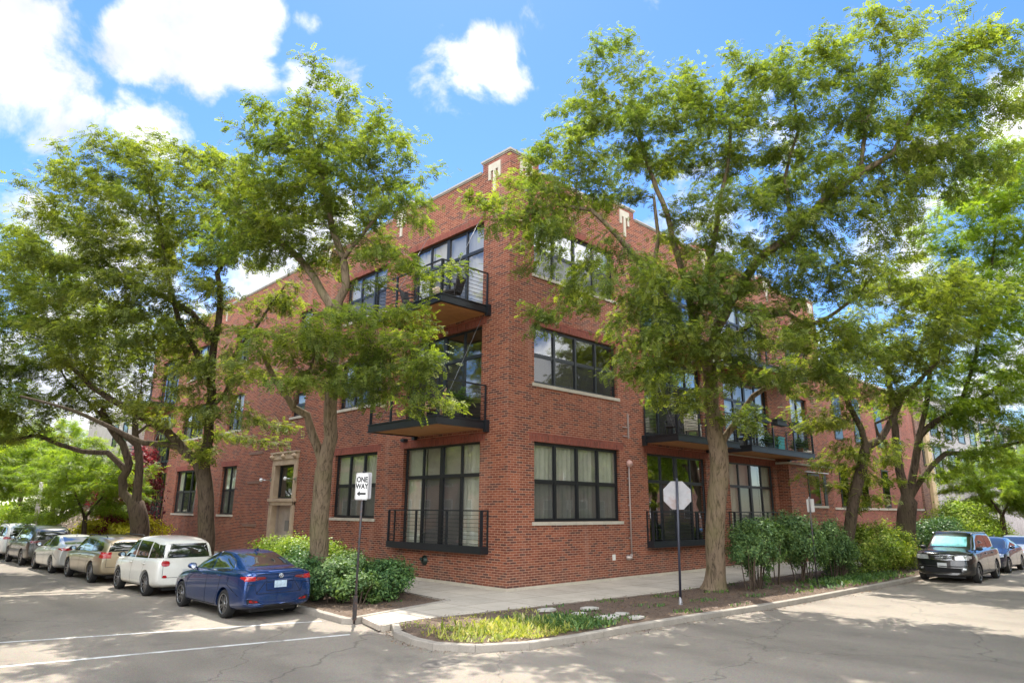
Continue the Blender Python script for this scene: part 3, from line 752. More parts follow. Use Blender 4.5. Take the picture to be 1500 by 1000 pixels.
# ---- railings and balconies
def rail_run(m, T, p, q, z0, z1, nbar=8, posts=3, pw=.035):
    """flat panel of horizontal bars between local points p and q (a,d)"""
    p = Vector((p[0], p[1])); q = Vector((q[0], q[1])); d = (q - p); L_ = d.length; u = d / L_; n = Vector((-u.y, u.x))
    def bar(t0, t1, za, zb, th):
        c = [p + u * t0 - n * th, p + u * t1 - n * th, p + u * t1 + n * th, p + u * t0 + n * th]
        m.add([(v.x, v.y, za) for v in c] + [(v.x, v.y, zb) for v in c], [(0, 3, 2, 1), (4, 5, 6, 7), (0, 1, 5, 4), (1, 2, 6, 5), (2, 3, 7, 6), (3, 0, 4, 7)])
    bar(0, L_, z1 - .03, z1 + .012, .026)
    for k in range(nbar):
        z = z0 + (z1 - z0 - .1) * (k + .6) / nbar; bar(0.02, L_ - .02, z - .006, z + .006, .0055)
    for k in range(posts):
        t = L_ * k / (posts - 1) if posts > 1 else 0
        bar(max(0, t - pw), min(L_, t + pw), z0, z1 - .031, .03)
def juliet(fac, a0, a1, z0, parent, z1=None, d=.3):
    T = TL if fac == 'L' else TR; z1 = z1 or z0 + 1.32
    m = MB(T)
    rail_run(m, T, (a0, d), (a1, d), z0 + .2, z1, 8, 4); rail_run(m, T, (a0, .0), (a0, d - .03), z0 + .2, z1, 8, 2); rail_run(m, T, (a1, .0), (a1, d - .03), z0 + .2, z1, 8, 2)
    m.box(a0 - .04, a1 + .04, d - .03, d + .035, z0 - .03, z0 + .2); m.box(a0 - .04, a0 + .03, 0, d - .03, z0 - .03, z0 + .2); m.box(a1 - .03, a1 + .04, 0, d - .03, z0 - .03, z0 + .2)
    m.box(a0 + .03, a1 - .03, 0, d - .03, z0, z0 + .05)
    m.build('balcony_railing', M_rail, parent)
def balcony(fac, a0, a1, z, d, parent, cables=True, rh=1.22):
    T = TL if fac == 'L' else TR
    b = MB(T); zt = z + .02; zb = z - .26
    for (x0, x1, y0, y1) in ((a0, a1, d - .09, d), (a0, a0 + .09, 0, d - .09), (a1 - .09, a1, 0, d - .09)): b.box(x0, x1, y0, y1, zb, zt)
    for (x0, x1, y0, y1) in ((a0 - .03, a1 + .03, d, d + .035), (a0 - .035, a0, 0, d), (a1, a1 + .035, 0, d)):
        b.box(x0, x1, y0, y1, zt - .035, zt); b.box(x0, x1, y0, y1, zb, zb + .035)
    for a in (a0 - .12, a1 - .06): b.box(a, a + .18, .0, .14, zb - .1, zt + .02)
    fr = b.build('balcony', M_rail, parent)
    s = MB(T); n = int((a1 - a0 - .2) / .14)
    for k in range(n):
        w_ = (a1 - a0 - .2) / n; p = a0 + .1 + k * w_
        s.box(p + .004, p + w_ - .004, .0, d - .1, zb + .03, zb + .06)
    s.build('soffit', M_wood, fr)
    f = MB(T); f.box(a0 + .1, a1 - .1, 0, d - .1, z - .05, z - .005); f.build('deck', mat('deck_board', (.18, .13, .09), rough=.8), fr)
    r = MB(T)
    rail_run(r, T, (a0 + .04, d - .04), (a1 - .04, d - .04), zt, z + rh, 8, 4); rail_run(r, T, (a0 + .04, .04), (a0 + .04, d - .08), zt, z + rh, 8, 2); rail_run(r, T, (a1 - .04, .04), (a1 - .04, d - .08), zt, z + rh, 8, 2)
    r.build('railing', M_rail, fr)
    if cables:
        for (ca, cb) in ((a0 + .3, a0 + .25), (a1 - .3, a1 - .25)):
            c = MB(T); c.tube([(ca, .02, z + 3.75), (cb, d - .25, zt)], .009, 6); c.lathe([(.0, -.02), (.06, 0), (.06, .03), (0, .04)], (cb, d - .25, zt + .03), 10, 'z')
            c.build('tie_rod', mat('galvanised', (.22, .22, .22), rough=.5, metal=.6), fr)
    return fr
juliet('L', .9, 6.15, 1.08, bld); juliet('R', 7.5, 12.2, 1.08, bld, d=.28); juliet('R', 13.9, 18.7, 1.08, bld, d=.28); juliet('L', 32.9, 37.2, 1.08, bld)
balcony('L', 1.02, 5.0, 5.3, 2.12, bld); balcony('L', 1.02, 5.0, 9.33, 2.12, bld)
balcony('R', 7.5, 12.3, 5.3, 1.6, bld); balcony('R', 7.5, 12.3, 9.33, 1.6, bld)
balcony('R', 13.7, 20.5, 5.3, 1.45, bld); balcony('R', 13.7, 20.5, 9.33, 1.45, bld)
balcony('L', 33.5, 39.3, 5.3, 1.6, bld); balcony('L', 33.5, 39.3, 9.33, 1.6, bld)
# light fitting + junction under balcony + siamese + conduit
mb = MB(TL); mb.box(1.2, 1.42, 0, .16, 13.12, 13.5); mb.box(5.55, 5.75, .0, .2, 4.9, 5.02); mb.build('wall_light', M_rail, bld)
mb = MB(TL); mb.lathe([(.17, 0), (.17, .03), (.12, .04), (.12, .09), (.0, .1)], (4.2, 0, .68), 18, 'y'); mb.tube([(4.2, .08, .70), (4.2, .2, .74)], .05, 10)
mb.build('fire_connection', mat('bronze_green', (.04, .055, .045), rough=.4, metal=.6), bld)
mb = MB(TR); mb.tube([(6.35, .07, 4.1), (6.35, .07, .85)], .028, 8); mb.tube([(6.35, .07, .85), (6.28, .1, .78), (6.2, .12, .76)], .05, 8)
for z in (1.4, 2.6, 3.6): mb.box(6.3, 6.4, 0, .06, z, z + .05)
mb.box(6.42, 6.48, 0, .05, 5.15, 6.1); mb.box(6.1, 6.5, .0, .05, 5.2, 5.23); mb.box(6.1, 6.5, .0, .05, 5.55, 5.58)
mb.build('conduit_pipe', mat('galvanised_paint', (.34, .27, .24), rough=.5), bld)
mb = MB(TR); mb.lathe([(0, 0), (.12, .01), (.14, .06), (.12, .13), (.0, .17)], (6.4, .0, 4.18), 16, 'y'); mb.build('alarm_bell', mat('pinkish_bell', (.55, .33, .28), rough=.5), bld)
mb = MB(TR); mb.lathe([(.09, .02), (.09, .1), (.06, .12), (.04, .22), (0, .22)], (6.15, .0, .74), 14, 'y'); mb.build('fire_connection', mat('galv2', (.4, .33, .29), rough=.4, metal=.5), bld)
mb = MB(TR); mb.box(5.27, 5.42, .0, .03, .68, .88); mb.build('outlet_plate', mat('white_plate', (.7, .68, .62), rough=.5), bld)
# projecting brick bay on the right facade
mb = MB(); mb.box(19.1, 24.6, -.62, -.001, -.1, 4.78)
bay = mb.build('bay_wall', M_brick, bld)
mb = MB(); mb.box(19.0, 24.7, -.72, .0, 4.78, 4.88); mb.box(21.3, 23.6, -.68, -.62, 2.62, 2.74); mb.build('bay_coping', M_stone, bld)
mb = MB(); mb.box(21.0, 23.9, -.72, -.62, 4.46, 4.5); mb.build('lintel', mat('white_steel', (.7, .68, .65), rough=.4), bld)
mb = MB(); mb.box(21.25, 22.7, -.66, -.60, 2.75, 4.4); mb.box(23.2, 23.6, -.66, -.60, 2.75, 4.4); w_ = mb.build('window', M_frame, bld)
mb = MB(); mb.quad((21.35, -.665, 2.85), (22.6, -.665, 2.85), (22.6, -.665, 4.3), (21.35, -.665, 4.3)); mb.build('pane', glass_mat('dark_glass', (.1, .1, .1)), w_, fix=False)
mb = MB(); mb.box(13.6, 18.95, -.02, .02, 4.98, 5.04); mb.build('string_course', M_stone, bld)
# ---- second, lower brick building to the right
b2 = empty('brick_building', (26.02, 0, 0), 0, 'lower two storey red brick building with tall windows to the right of the corner building', 'building')
T2 = lambda a, d, z: (a, -d, z)
mb = MB(); mb.box(0, 17, .02, 30, -.1, 10.95); mb.build('wall', M_brick2, b2)
mb = MB(); mb.box(-.0, 17.1, -.05, .4, 10.95, 11.1); mb.box(0, 17, -.04, .03, 2.55, 2.68); mb.build('coping', M_stone, b2)
for k, a in enumerate((1.3, 4.6, 8.6, 12.2)):
    for (z0, z1) in ((2.7, 5.2), (6.7, 9.6)):
        m = MB(T2); m.box(a, a + 1.25, -.02, .03, z0, z1); fo = m.build('window', M_frame, b2)
        g = MB(T2); g.quad((a + .1, .035, z0 + .1), (a + 1.15, .035, z0 + .1), (a + 1.15, .035, z1 - .1), (a + .1, .035, z1 - .1)); g.build('pane', glass_mat('blue_glass', (.06, .07, .08), ior=1.6), fo, fix=False)
# ================================================================== trees
def bark_mat(name, col, col2):
    m, nt, N, L, out = nodes(name)
    b = N('BsdfPrincipled', inp={'Roughness': .92, 'Specular IOR Level': .15}); L(b.outputs[0], out.inputs[0])
    co = N('TexCoord').outputs['Object']
    mp = N('Mapping'); mp.inputs['Scale'].default_value = (9, 9, 1.1); L(co, mp.inputs[0])
    n1 = N('TexNoise', inp={'Scale': 1.6, 'Detail': 8.0, 'Roughness': .65, 'Distortion': .6}); L(mp.outputs[0], n1.inputs['Vector'])
    n2 = N('TexNoise', inp={'Scale': 1.1, 'Detail': 4.0}); L(co, n2.inputs['Vector'])
    k = ramp(N, L, n1.outputs['Fac'], [(.36, tuple(c * .32 for c in col)), (.48, col), (.62, tuple(c * 1.35 for c in col))])
    k = mix(N, L, ramp(N, L, n2.outputs['Fac'], [(.45, 0.), (.65, .55)]), k, col2)
    L(k, b.inputs['Base Color'])
    bp = N('Bump', inp={'Strength': .9, 'Distance': .035}); L(n1.outputs['Fac'], bp.inputs['Height']); L(bp.outputs[0], b.inputs['Normal'])
    return m
M_bark = bark_mat('bark', (.17, .125, .085), (.15, .135, .06))
M_bark_d = bark_mat('dark_bark', (.085, .062, .045), (.09, .075, .04))
LEAF = {
 'locust': leaf_mat('locust_leaf', [(.068, .098, .034), (.11, .148, .043), (.175, .213, .056), (.285, .305, .095)], trans=.54, rough=.62),
 'locust2': leaf_mat('locust_leaf_olive', [(.078, .102, .034), (.118, .148, .042), (.185, .212, .054), (.29, .30, .09)], trans=.54, rough=.62),
 'bright': leaf_mat('bright_leaf', [(.10, .16, .03), (.15, .22, .036), (.22, .29, .045), (.30, .35, .07)], trans=.55),
}
def frond_template(pairs=4, L_=.2, ll=.08, lw=.046, droop=.25):
    out = []
    for i in range(pairs):
        t = (i + .8) / pairs
        x = L_ * t; z = -droop * L_ * t * t
        for s in (-1, 1):
            d = np.array([.5, s * .8, -.12 - .1 * t]); d /= np.linalg.norm(d)
            p = np.array([x, 0, z]); w = np.cross(d, [0, 0, 1.]); w /= np.linalg.norm(w)
            l = ll * (1 - .35 * abs(t - .5) * 2)
            out += [p, p + d * l * .5 + w * lw / 2, p + d * l, p + d * l * .5 - w * lw / 2]
    return np.array(out)
FT = [frond_template(droop=q) for q in (.05, .3, .6)]
FTL = [frond_template(pairs=4, L_=.34, ll=.12, lw=.055, droop=q) for q in (.1, .3, .6)]
def fronds(name, P, D, m, parent, g, size=1., tmpl=FT, droop=.35):
    """P: base points, D: rough outward directions; one compound leaf each"""
    n = len(P)
    D = D * .6 + g.normal(0, .5, (n, 3)); D[:, 2] = D[:, 2] * .5 - droop * .6; D /= np.linalg.norm(D, axis=1)[:, None] + 1e-9
    upv = np.array([0, 0, 1.]) + g.normal(0, .3, (n, 3))
    S = np.cross(upv, D); S /= np.linalg.norm(S, axis=1)[:, None] + 1e-9
    U = np.cross(D, S); sc = size * g.uniform(.7, 1.25, n)
    which = g.integers(0, len(tmpl), n); V = []; T = []
    base = g.uniform(0, 1, n)
    for k, t in enumerate(tmpl):
        idx = np.where(which == k)[0]
        if not len(idx): continue
        q = P[idx, None, :] + sc[idx, None, None] * (t[None, :, 0:1] * D[idx, None, :] + t[None, :, 1:2] * S[idx, None, :] + t[None, :, 2:3] * U[idx, None, :])
        V.append(q.reshape(-1, 3)); T.append(np.repeat(base[idx], len(t) // 4) * .75 + g.uniform(0, .25, len(idx) * (len(t) // 4)))
    return quads_obj(name, np.concatenate(V), m, parent, g, np.concatenate(T))

def colonize(nodes_, parents, attr, step=.32, infl=3.2, kill=.5, iters=160):
    nodes_ = [Vector(n) for n in nodes_]; parents = list(parents)
    attr = [Vector(a) for a in attr]; alive = list(range(len(attr)))
    near = [None] * len(attr); start = 0
    best = [1e9] * len(attr); bi = [-1] * len(attr)
    childcount = {}
    for it in range(iters):
        # only new nodes need comparing
        kd = kdtree.KDTree(len(nodes_) - start)
        for i in range(start, len(nodes_)): kd.insert(nodes_[i], i)
        kd.balance(); start = len(nodes_)
        acc = {}
        na = []
        for a in alive:
            co, i, d = kd.find(attr[a])
            if d < best[a]: best[a] = d; bi[a] = i
            if best[a] < kill: continue
            na.append(a)
            if best[a] < infl or it < 1:
                v = (attr[a] - nodes_[bi[a]]).normalized()
                acc.setdefault(bi[a], []).append(v)
        alive = na
        if not acc or not alive: break
        added = 0
        for i, v in acc.items():
            cc = childcount.get(i, 0)
            if cc >= 6: continue
            if cc == 0: v = sum(v, Vector((0, 0, 0)))
            else: v = random.choice(v)
            if v.length < .05: v = Vector((random.uniform(-1, 1), random.uniform(-1, 1), random.uniform(-.2, 1)))
            d = v.normalized()
            pv = (nodes_[i] - nodes_[parents[i]]).normalized() if parents[i] >= 0 else Vector((0, 0, 1))
            d = (d + pv * .35 + Vector((random.gauss(0, .14), random.gauss(0, .14), random.gauss(0, .12)))).normalized()
            nodes_.append(nodes_[i] + d * step); parents.append(i); childcount[i] = childcount.get(i, 0) + 1; added += 1
        if not added: break
    return nodes_, parents

def in_building(p):
    return (p[0] > -.35 and p[1] > -.35 and p[2] < 15.1) or (p[0] > -2.4 and .7 < p[1] < 5.3 and (4.9 < p[2] < 6.8 or 8.9 < p[2] < 11) and p[0] > -2.4 and False)

def tree(label, limbs, blobs, leaf='locust', bark=None, name='street_tree', cat='tree', dens=1., leafn=4, lsize=1., r_tip=.007, expo=2.25, loc=None, group='trees along the street', seed=1, clump=(.55, 1.0), tmpl=FT, kill=.42, maxr=.035, sway=1.0):
    """limbs: list of (points, r0, r1) polylines in world space, first one the trunk; later ones start near an earlier point.
       blobs: (centre, (rx,ry,rz)) crown volumes"""
    random.seed(seed); g = np.random.default_rng(seed)
    bark = bark or M_bark
    root = Vector(limbs[0][0][0]); root.z = 0
    nd = []; pa = []; mr = []
    for (pts, r0, r1) in limbs:
        pts = [Vector(p) for p in pts]
        if nd:
            j = min(range(len(nd)), key=lambda i: (nd[i] - pts[0]).length); prev = j; cur = nd[j]; seq = pts[1:] if (pts[0] - nd[j]).length < .6 else pts
        else:
            nd.append(pts[0]); pa.append(-1); mr.append(r0); prev = 0; cur = pts[0]; seq = pts[1:]
        tot = sum((b - a).length for a, b in zip([cur] + seq[:-1], seq)) or 1; s = 0
        for p in seq:
            n = max(1, int(round((p - cur).length / .4))); a0 = cur.copy()
            wob = Vector((random.gauss(0, .03), random.gauss(0, .03), 0)) * sway
            for k in range(1, n + 1):
                q = a0.lerp(p, k / n) + wob * math.sin(math.pi * k / n); s += (p - a0).length / n
                nd.append(q); pa.append(prev); mr.append(r0 + (r1 - r0) * min(1, s / tot)); prev = len(nd) - 1
            cur = p
    nm = len(nd)
    attr = []
    for (c, r) in blobs:
        c = Vector(c); vol = 4.19 * r[0] * r[1] * r[2]; nc = max(4, int(vol * 2.6 * dens))
        for _ in range(nc):
            while True:
                u = g.normal(0, 1, 3); u /= np.linalg.norm(u); rad = g.uniform(.25, 1) ** .5
                p = c + Vector((u[0] * r[0] * rad, u[1] * r[1] * rad, u[2] * r[2] * rad))
                break
            if in_building(p) or p.z < 1.5: continue
            cr = g.uniform(*clump)
            for _ in range(6):
                v = g.normal(0, .5, 3) * cr; q = p + Vector((v[0] * 1.15, v[1] * 1.15, v[2] * .42))
                if not in_building(q): attr.append(q)
    nd, pa = colonize(nd, pa, attr, kill=kill, infl=4.5)
    n = len(nd)
    ch = [[] for _ in range(n)]
    for i in range(n):
        if pa[i] >= 0: ch[pa[i]].append(i)
    rad = [0.] * n
    for i in range(n - 1, -1, -1):
        rad[i] = r_tip if not ch[i] else max(r_tip, sum(rad[c] ** expo for c in ch[i]) ** (1 / expo) * 1.005)
    for i in range(nm): rad[i] = mr[i]
    for i in range(nm, n): rad[i] = min(rad[i], rad[pa[i]] * .85)
    t = empty(name, root, 0, label, cat, group)
    off = root
    # chains
    mb_t = MB(); mb_b = MB()
    stack = [(0, None)]
    while stack:
        i, par = stack.pop()
        chain = ([par] if par is not None else []) + [i]; cur = i
        while ch[cur]:
            nx = max(ch[cur], key=lambda c: rad[c])
            for c in ch[cur]:
                if c != nx: stack.append((c, cur))
            chain.append(nx); cur = nx
        pts = [nd[k] - off for k in chain]; rs = [rad[k] for k in chain]
        if par is not None and len(rs) > 1: rs[0] = min(rs[0], rs[1] * 1.25)
        if len(pts) < 2: continue
        big = max(rs) > .05
        (mb_t if big else mb_b).tube(pts, rs, 12 if max(rs) > .12 else (7 if big else 4), cap=False)
    if loc is None:
        # root flare
        r0 = limbs[0][1]; f = MB()
        pr = []; 
        def cen(h):
            for a_, b_ in zip(range(nm - 1), range(1, nm)):
                if nd[b_].z >= h > nd[a_].z - .5 or h <= nd[0].z: 
                    if h <= nd[0].z: return nd[0] - off
                    return nd[a_].lerp(nd[b_], max(0, min(1, (h - nd[a_].z) / max(.01, nd[b_].z - nd[a_].z)))) - off
            return nd[0] - off
        N_ = 22; vs = []; lv = [(-.15, 1.75), (.0, 1.5), (.12, 1.25), (.3, 1.1), (.55, 1.01), (.75, .94)]
        for (h, s_) in lv:
            p0 = cen(h)
            for k in range(N_):
                a = 2 * math.pi * k / N_; rr = r0 * (1 + (s_ - 1) * (.65 + .6 * math.sin(a * 5 + seed) ** 2))
                vs.append((p0.x + rr * math.cos(a), p0.y + rr * math.sin(a), h))
        f.add(vs, [(i * N_ + k, i * N_ + (k + 1) % N_, (i + 1) * N_ + (k + 1) % N_, (i + 1) * N_ + k) for i in range(len(lv) - 1) for k in range(N_)], 0, True)
        mb_t.v and mb_t.add(f.v, f.f, 0, True)
    mb_t.build('trunk', bark, t, fix=False, uv=False)
    if mb_b.v: mb_b.build('branches', bark, t, fix=False, uv=False)
    # leaves
    idx = [i for i in range(n) if rad[i] < maxr]
    P = []; D = []
    for i in idx:
        k = int((leafn * 2 if not ch[i] else leafn) * 5.6)
        if rad[i] > maxr * .6: k = leafn * 2
        d = (nd[i] - nd[pa[i]])
        for _ in range(k):
            P.append(nd[i] - off - d * random.uniform(0, 1) + Vector((random.gauss(0, 1), random.gauss(0, 1), random.gauss(0, .4))) * (.2 * lsize if _ else .02)); D.append(d.normalized())
    P = np.array([tuple(p) for p in P]); D = np.array([tuple(p) for p in D]) + g.normal(0, .55, (len(P), 3))
    fronds('crown', P, D, LEAF[leaf], t, g, lsize, tmpl)
    return t
def L3(dep, pts): return [at(p[0], p[1], dep + (p[2] if len(p) > 2 else 0)) for p in pts]
def B3(dep, bl):
    o = []
    for (px, py, rx, ry, dd, rd) in bl:
        s = (dep + dd) / F; o.append((at(px, py, dep + dd), (rx * s * .78 + rd * .08, rd * .55 + rx * s * .3, ry * s * .86)))
    return o
TREES = True
if TREES:
    d = 19.3
    tree('honey locust with twin stems rising from the hedge behind the one way sign', [
        (L3(d, [(464, 872), (468, 800), (471, 730), (474, 690)]), .29, .25),
        (L3(d, [(474, 690), (459, 640), (450, 608), (430, 597, -.2), (405, 560, -.6), (385, 520, -1)]), .15, .06),
        (L3(d, [(474, 690), (485, 640), (486, 570), (489, 520), (493, 460)]), .21, .16),
        (L3(d, [(493, 460), (470, 425, .3), (449, 391, .5), (424, 366, .5), (379, 331, .8), (340, 290, 1)]), .13, .06),
        (L3(d, [(493, 460), (507, 420), (503, 380), (485, 330), (476, 280), (465, 220, .3)]), .14, .05),
        (L3(d, [(503, 380), (530, 345, -.4), (560, 310, -.5)]), .07, .035),
        (L3(d, [(486, 545), (530, 520, -1), (570, 520, -1.6), (620, 540, -1.8)]), .07, .03),
        (L3(d, [(430, 597, -.2), (440, 560, -1.4), (460, 520, -2)]), .06, .03),
        ], B3(d, [(480, 205, 78, 52, 0, 3), (425, 160, 42, 30, 0, 1.5), (560, 235, 44, 42, -.5, 1.5), (405, 260, 75, 55, .5, 3), (480, 290, 85, 50, 0, 3), (370, 330, 60, 50, .5, 2.5), (545, 330, 60, 38, -.6, 1.8), (430, 370, 60, 35, .5, 2),
                 (590, 395, 40, 26, -1.2, 1.), (540, 475, 90, 38, -2.2, 1.6), (440, 490, 62, 45, -2.2, 1.6), (580, 560, 55, 42, -2.2, 1.2), (490, 550, 70, 40, -2.4, 1.3), (635, 600, 26, 22, -2.0, .8), (400, 520, 30, 40, -1.5, 1), (540, 490, 95, 40, -2.2, 1.6), (460, 510, 80, 50, -2.3, 1.6), (590, 530, 60, 40, -2.2, 1.2), (510, 560, 70, 35, -2.2, 1.2)]),
        'locust', seed=3, dens=1.15)
    d = 24.1
    tree('leaning dark honey locust forking low behind the white minivan', [
        (L3(d, [(298, 846), (303, 790), (302, 730), (297, 690)]), .30, .26),
        (L3(d, [(297, 690), (273, 663), (244, 631), (206, 609), (165, 586), (132, 564), (95, 530)]), .19, .07),
        (L3(d, [(262, 655), (209, 648), (167, 628), (110, 602), (73, 591), (30, 580)]), .11, .04),
        (L3(d, [(297, 690), (306, 640), (307, 600), (309, 560), (314, 500), (322, 450), (318, 400)]), .19, .09),
        (L3(d, [(308, 602), (328, 580), (340, 555), (342, 520)]), .08, .05),
        (L3(d, [(314, 500), (281, 458), (237, 433), (189, 410), (150, 380)]), .13, .05),
        (L3(d, [(309, 560), (285, 510), (262, 470), (245, 400), (238, 340)]), .12, .05),
        (L3(d, [(342, 520), (375, 480), (400, 440), (420, 415)]), .06, .03),
        (L3(d, [(318, 400), (350, 350), (370, 300)]), .07, .035),
        ], B3(d, [(200, 245, 75, 45, 0, 3), (290, 265, 80, 50, 0, 3), (120, 290, 75, 50, 0, 3), (60, 320, 40, 40, 0, 2), (210, 340, 100, 60, 0, 3.5), (320, 350, 60, 50, 0, 2.5), (110, 400, 90, 60, -1, 3), (260, 430, 90, 45, -1, 3),
                 (190, 490, 90, 40, -1, 2.5), (320, 520, 50, 60, -1.2, 2), (240, 590, 50, 35, -1.5, 1.6), (90, 500, 70, 45, -1, 2.5), (370, 620, 30, 18, -1, 1), (290, 640, 40, 26, 0, 1.2), (400, 440, 40, 40, .6, 1.2)]),
        'locust2', M_bark_d, seed=4, dens=.9, leafn=4, kill=.55, lsize=1.15)
    d = 29.5
    tree('dark twisted tree at the far end of the left facade beside the red leafed tree', [
        (L3(d, [(204, 826), (205, 775), (199, 740)]), .42, .36),
        (L3(d, [(199, 740), (180, 722), (179, 700), (189, 679), (180, 650), (163, 628), (150, 600)]), .2, .12),
        (L3(d, [(183, 690), (158, 663), (121, 661), (88, 651), (55, 637), (0, 648), (-40, 640)]), .13, .05),
        (L3(d, [(199, 740), (203, 700), (201, 652), (198, 622), (205, 580)]), .2, .1),
        (L3(d, [(201, 652), (170, 630), (140, 600), (100, 560)]), .1, .05), (L3(d, [(201, 640), (220, 620), (235, 600)]), .07, .04),
        ], B3(d, [(40, 400, 70, 60, 0, 3.5), (20, 500, 70, 60, 0, 3), (100, 470, 70, 60, 0, 3.5), (-20, 580, 60, 50, -1, 3), (60, 580, 60, 35, -1, 2.5), (160, 540, 60, 50, 0, 3), (210, 500, 60, 60, .5, 3), (-40, 450, 60, 60, 0, 3), (170, 600, 40, 25, 0, 1.5), (20, 600, 80, 45, -1, 2.5), (0, 540, 60, 50, -1, 2.5)]),
        'locust', M_bark_d, seed=5, dens=.62, leafn=4, kill=.65, lsize=1.35)
    d = 21.3
    tree('tall straight trunked honey locust beside the stop sign with the widest crown', [
        (L3(d, [(1045, 866), (1047, 800), (1050, 730), (1054, 680), (1052, 655)]), .31, .3),
        (L3(d, [(1052, 655), (1046, 615), (1042, 575), (1038, 535)]), .26, .22),
        (L3(d, [(1060, 655), (1078, 618), (1103, 580), (1128, 562, -.5), (1165, 545, -1)]), .12, .05),
        (L3(d, [(1038, 535), (1010, 500), (985, 455), (957, 408), (925, 370, -.5), (895, 336, -1), (865, 307, -1), (820, 300, -1.4)]), .15, .05),
        (L3(d, [(1030, 520), (1015, 470), (1005, 420), (985, 350), (962, 278), (940, 215), (924, 170)]), .14, .05),
        (L3(d, [(1036, 528), (1050, 480), (1068, 445), (1111, 379, -.5), (1159, 345, -1), (1212, 288, -1.5), (1260, 254, -2), (1308, 225, -2.2), (1370, 216, -2.4)]), .19, .06),
        (L3(d, [(1040, 530), (1050, 505), (1084, 487, -.4), (1115, 463, -.8), (1151, 458, -1), (1185, 477, -1.2), (1216, 463, -1.4), (1260, 430, -1.8)]), .11, .04),
        (L3(d, [(1020, 480), (1035, 400), (1050, 330), (1065, 250), (1070, 180)]), .11, .045),
        (L3(d, [(957, 408), (965, 350), (958, 290)]), .08, .05),
        (L3(d, [(1159, 345, -1), (1150, 260, -.6), (1170, 190, -.6), (1160, 120)]), .07, .03),
        (L3(d, [(1260, 254, -2), (1270, 180, -2), (1290, 110, -2)]), .07, .03), (L3(d, [(1308, 225, -2.2), (1350, 150, -2.4), (1390, 90, -2.4)]), .06, .03),
        ], B3(d, [(860, 150, 42, 48, 0, 2), (905, 95, 30, 40, 0, 1.5), (935, 190, 55, 50, 0, 2.5), (830, 240, 50, 45, -1, 2), (1000, 130, 50, 40, 0, 2), (1040, 200, 60, 60, 0, 3), (780, 300, 50, 30, -1.5, 1.5), (790, 350, 55, 30, -1.5, 1.2), (900, 270, 55, 40, -.5, 2),
                 (850, 420, 38, 28, -1.6, 1), (1130, 120, 60, 50, 0, 3), (1150, 220, 70, 55, -.5, 3), (1270, 60, 60, 40, -2, 2.5), (1290, 150, 70, 50, -2, 3), (1390, 60, 55, 36, -2.4, 2), (1420, 140, 60, 45, -2.4, 2.5), (1230, 330, 80, 45, -2, 3),
                 (1080, 320, 80, 50, -1, 3), (960, 470, 62, 45, -1.6, 1.8), (930, 540, 35, 30, -1.6, 1), (1000, 400, 70, 45, -1.2, 2.5), (1120, 410, 75, 40, -1.5, 2.5), (1200, 500, 60, 45, -2, 2), (1100, 540, 60, 40, -1.6, 1.6), (1000, 590, 40, 40, -1.4, 1.2), (820, 460, 14, 14, -1.8, .6), (980, 500, 80, 50, -1.6, 1.8), (1060, 470, 90, 60, -1.6, 2), (1150, 520, 80, 50, -2, 2), (1220, 540, 70, 40, -2.2, 2), (1180, 420, 80, 50, -2, 2.2), (900, 430, 50, 40, -1.6, 1.2), (800, 345, 55, 38, -1.5, 1.2), (765, 325, 40, 30, -1.6, 1), (830, 395, 50, 32, -1.6, 1.1), (770, 300, 40, 26, -1.4, 1), (960, 560, 50, 30, -1.6, 1.), (1370, 260, 70, 40, -2.4, 2.5), (1345, 215, 60, 40, -2.4, 2.2), (1290, 245, 60, 40, -2.2, 2.2), (1430, 195, 50, 40, -2.4, 2.2), (1220, 270, 60, 40, -1.6, 2.2), (1090, 620, 22, 30, -.8, .7), (1290, 400, 60, 40, -2, 2.2)]),
        'locust', seed=6, dens=.95)
    d = 27.0
    tree('slender leaning tree forking in a wide Y between the two right shrub groups', [
        (L3(d, [(1240, 842), (1242, 790), (1250, 735), (1262, 685), (1268, 655)]), .24, .2),
        (L3(d, [(1268, 655), (1262, 628), (1250, 605), (1236, 572), (1226, 545), (1220, 500)]), .13, .05),
        (L3(d, [(1268, 655), (1290, 643), (1308, 612), (1322, 580), (1345, 560), (1375, 530)]), .15, .06),
        (L3(d, [(1290, 643), (1282, 620), (1300, 612), (1318, 600)]), .06, .04),
        ], B3(d, [(1230, 600, 36, 50, 0, 1.6), (1190, 520, 40, 45, 0, 1.5), (1260, 500, 60, 45, -.5, 2.5), (1340, 500, 70, 50, 0, 2.5), (1300, 570, 50, 26, 0, 1.5), (1240, 670, 28, 26, .6, .8), (1205, 640, 30, 45, .3, 1), (1200, 700, 26, 30, .5, .8), (1295, 680, 32, 40, .5, 1), (1280, 720, 26, 26, .5, .8), (1400, 440, 60, 45, 0, 2.5), (1330, 420, 60, 50, 0, 2.5)]),
        'locust2', M_bark_d, seed=7, dens=.85, kill=.55, lsize=1.2)
    d = 31.7
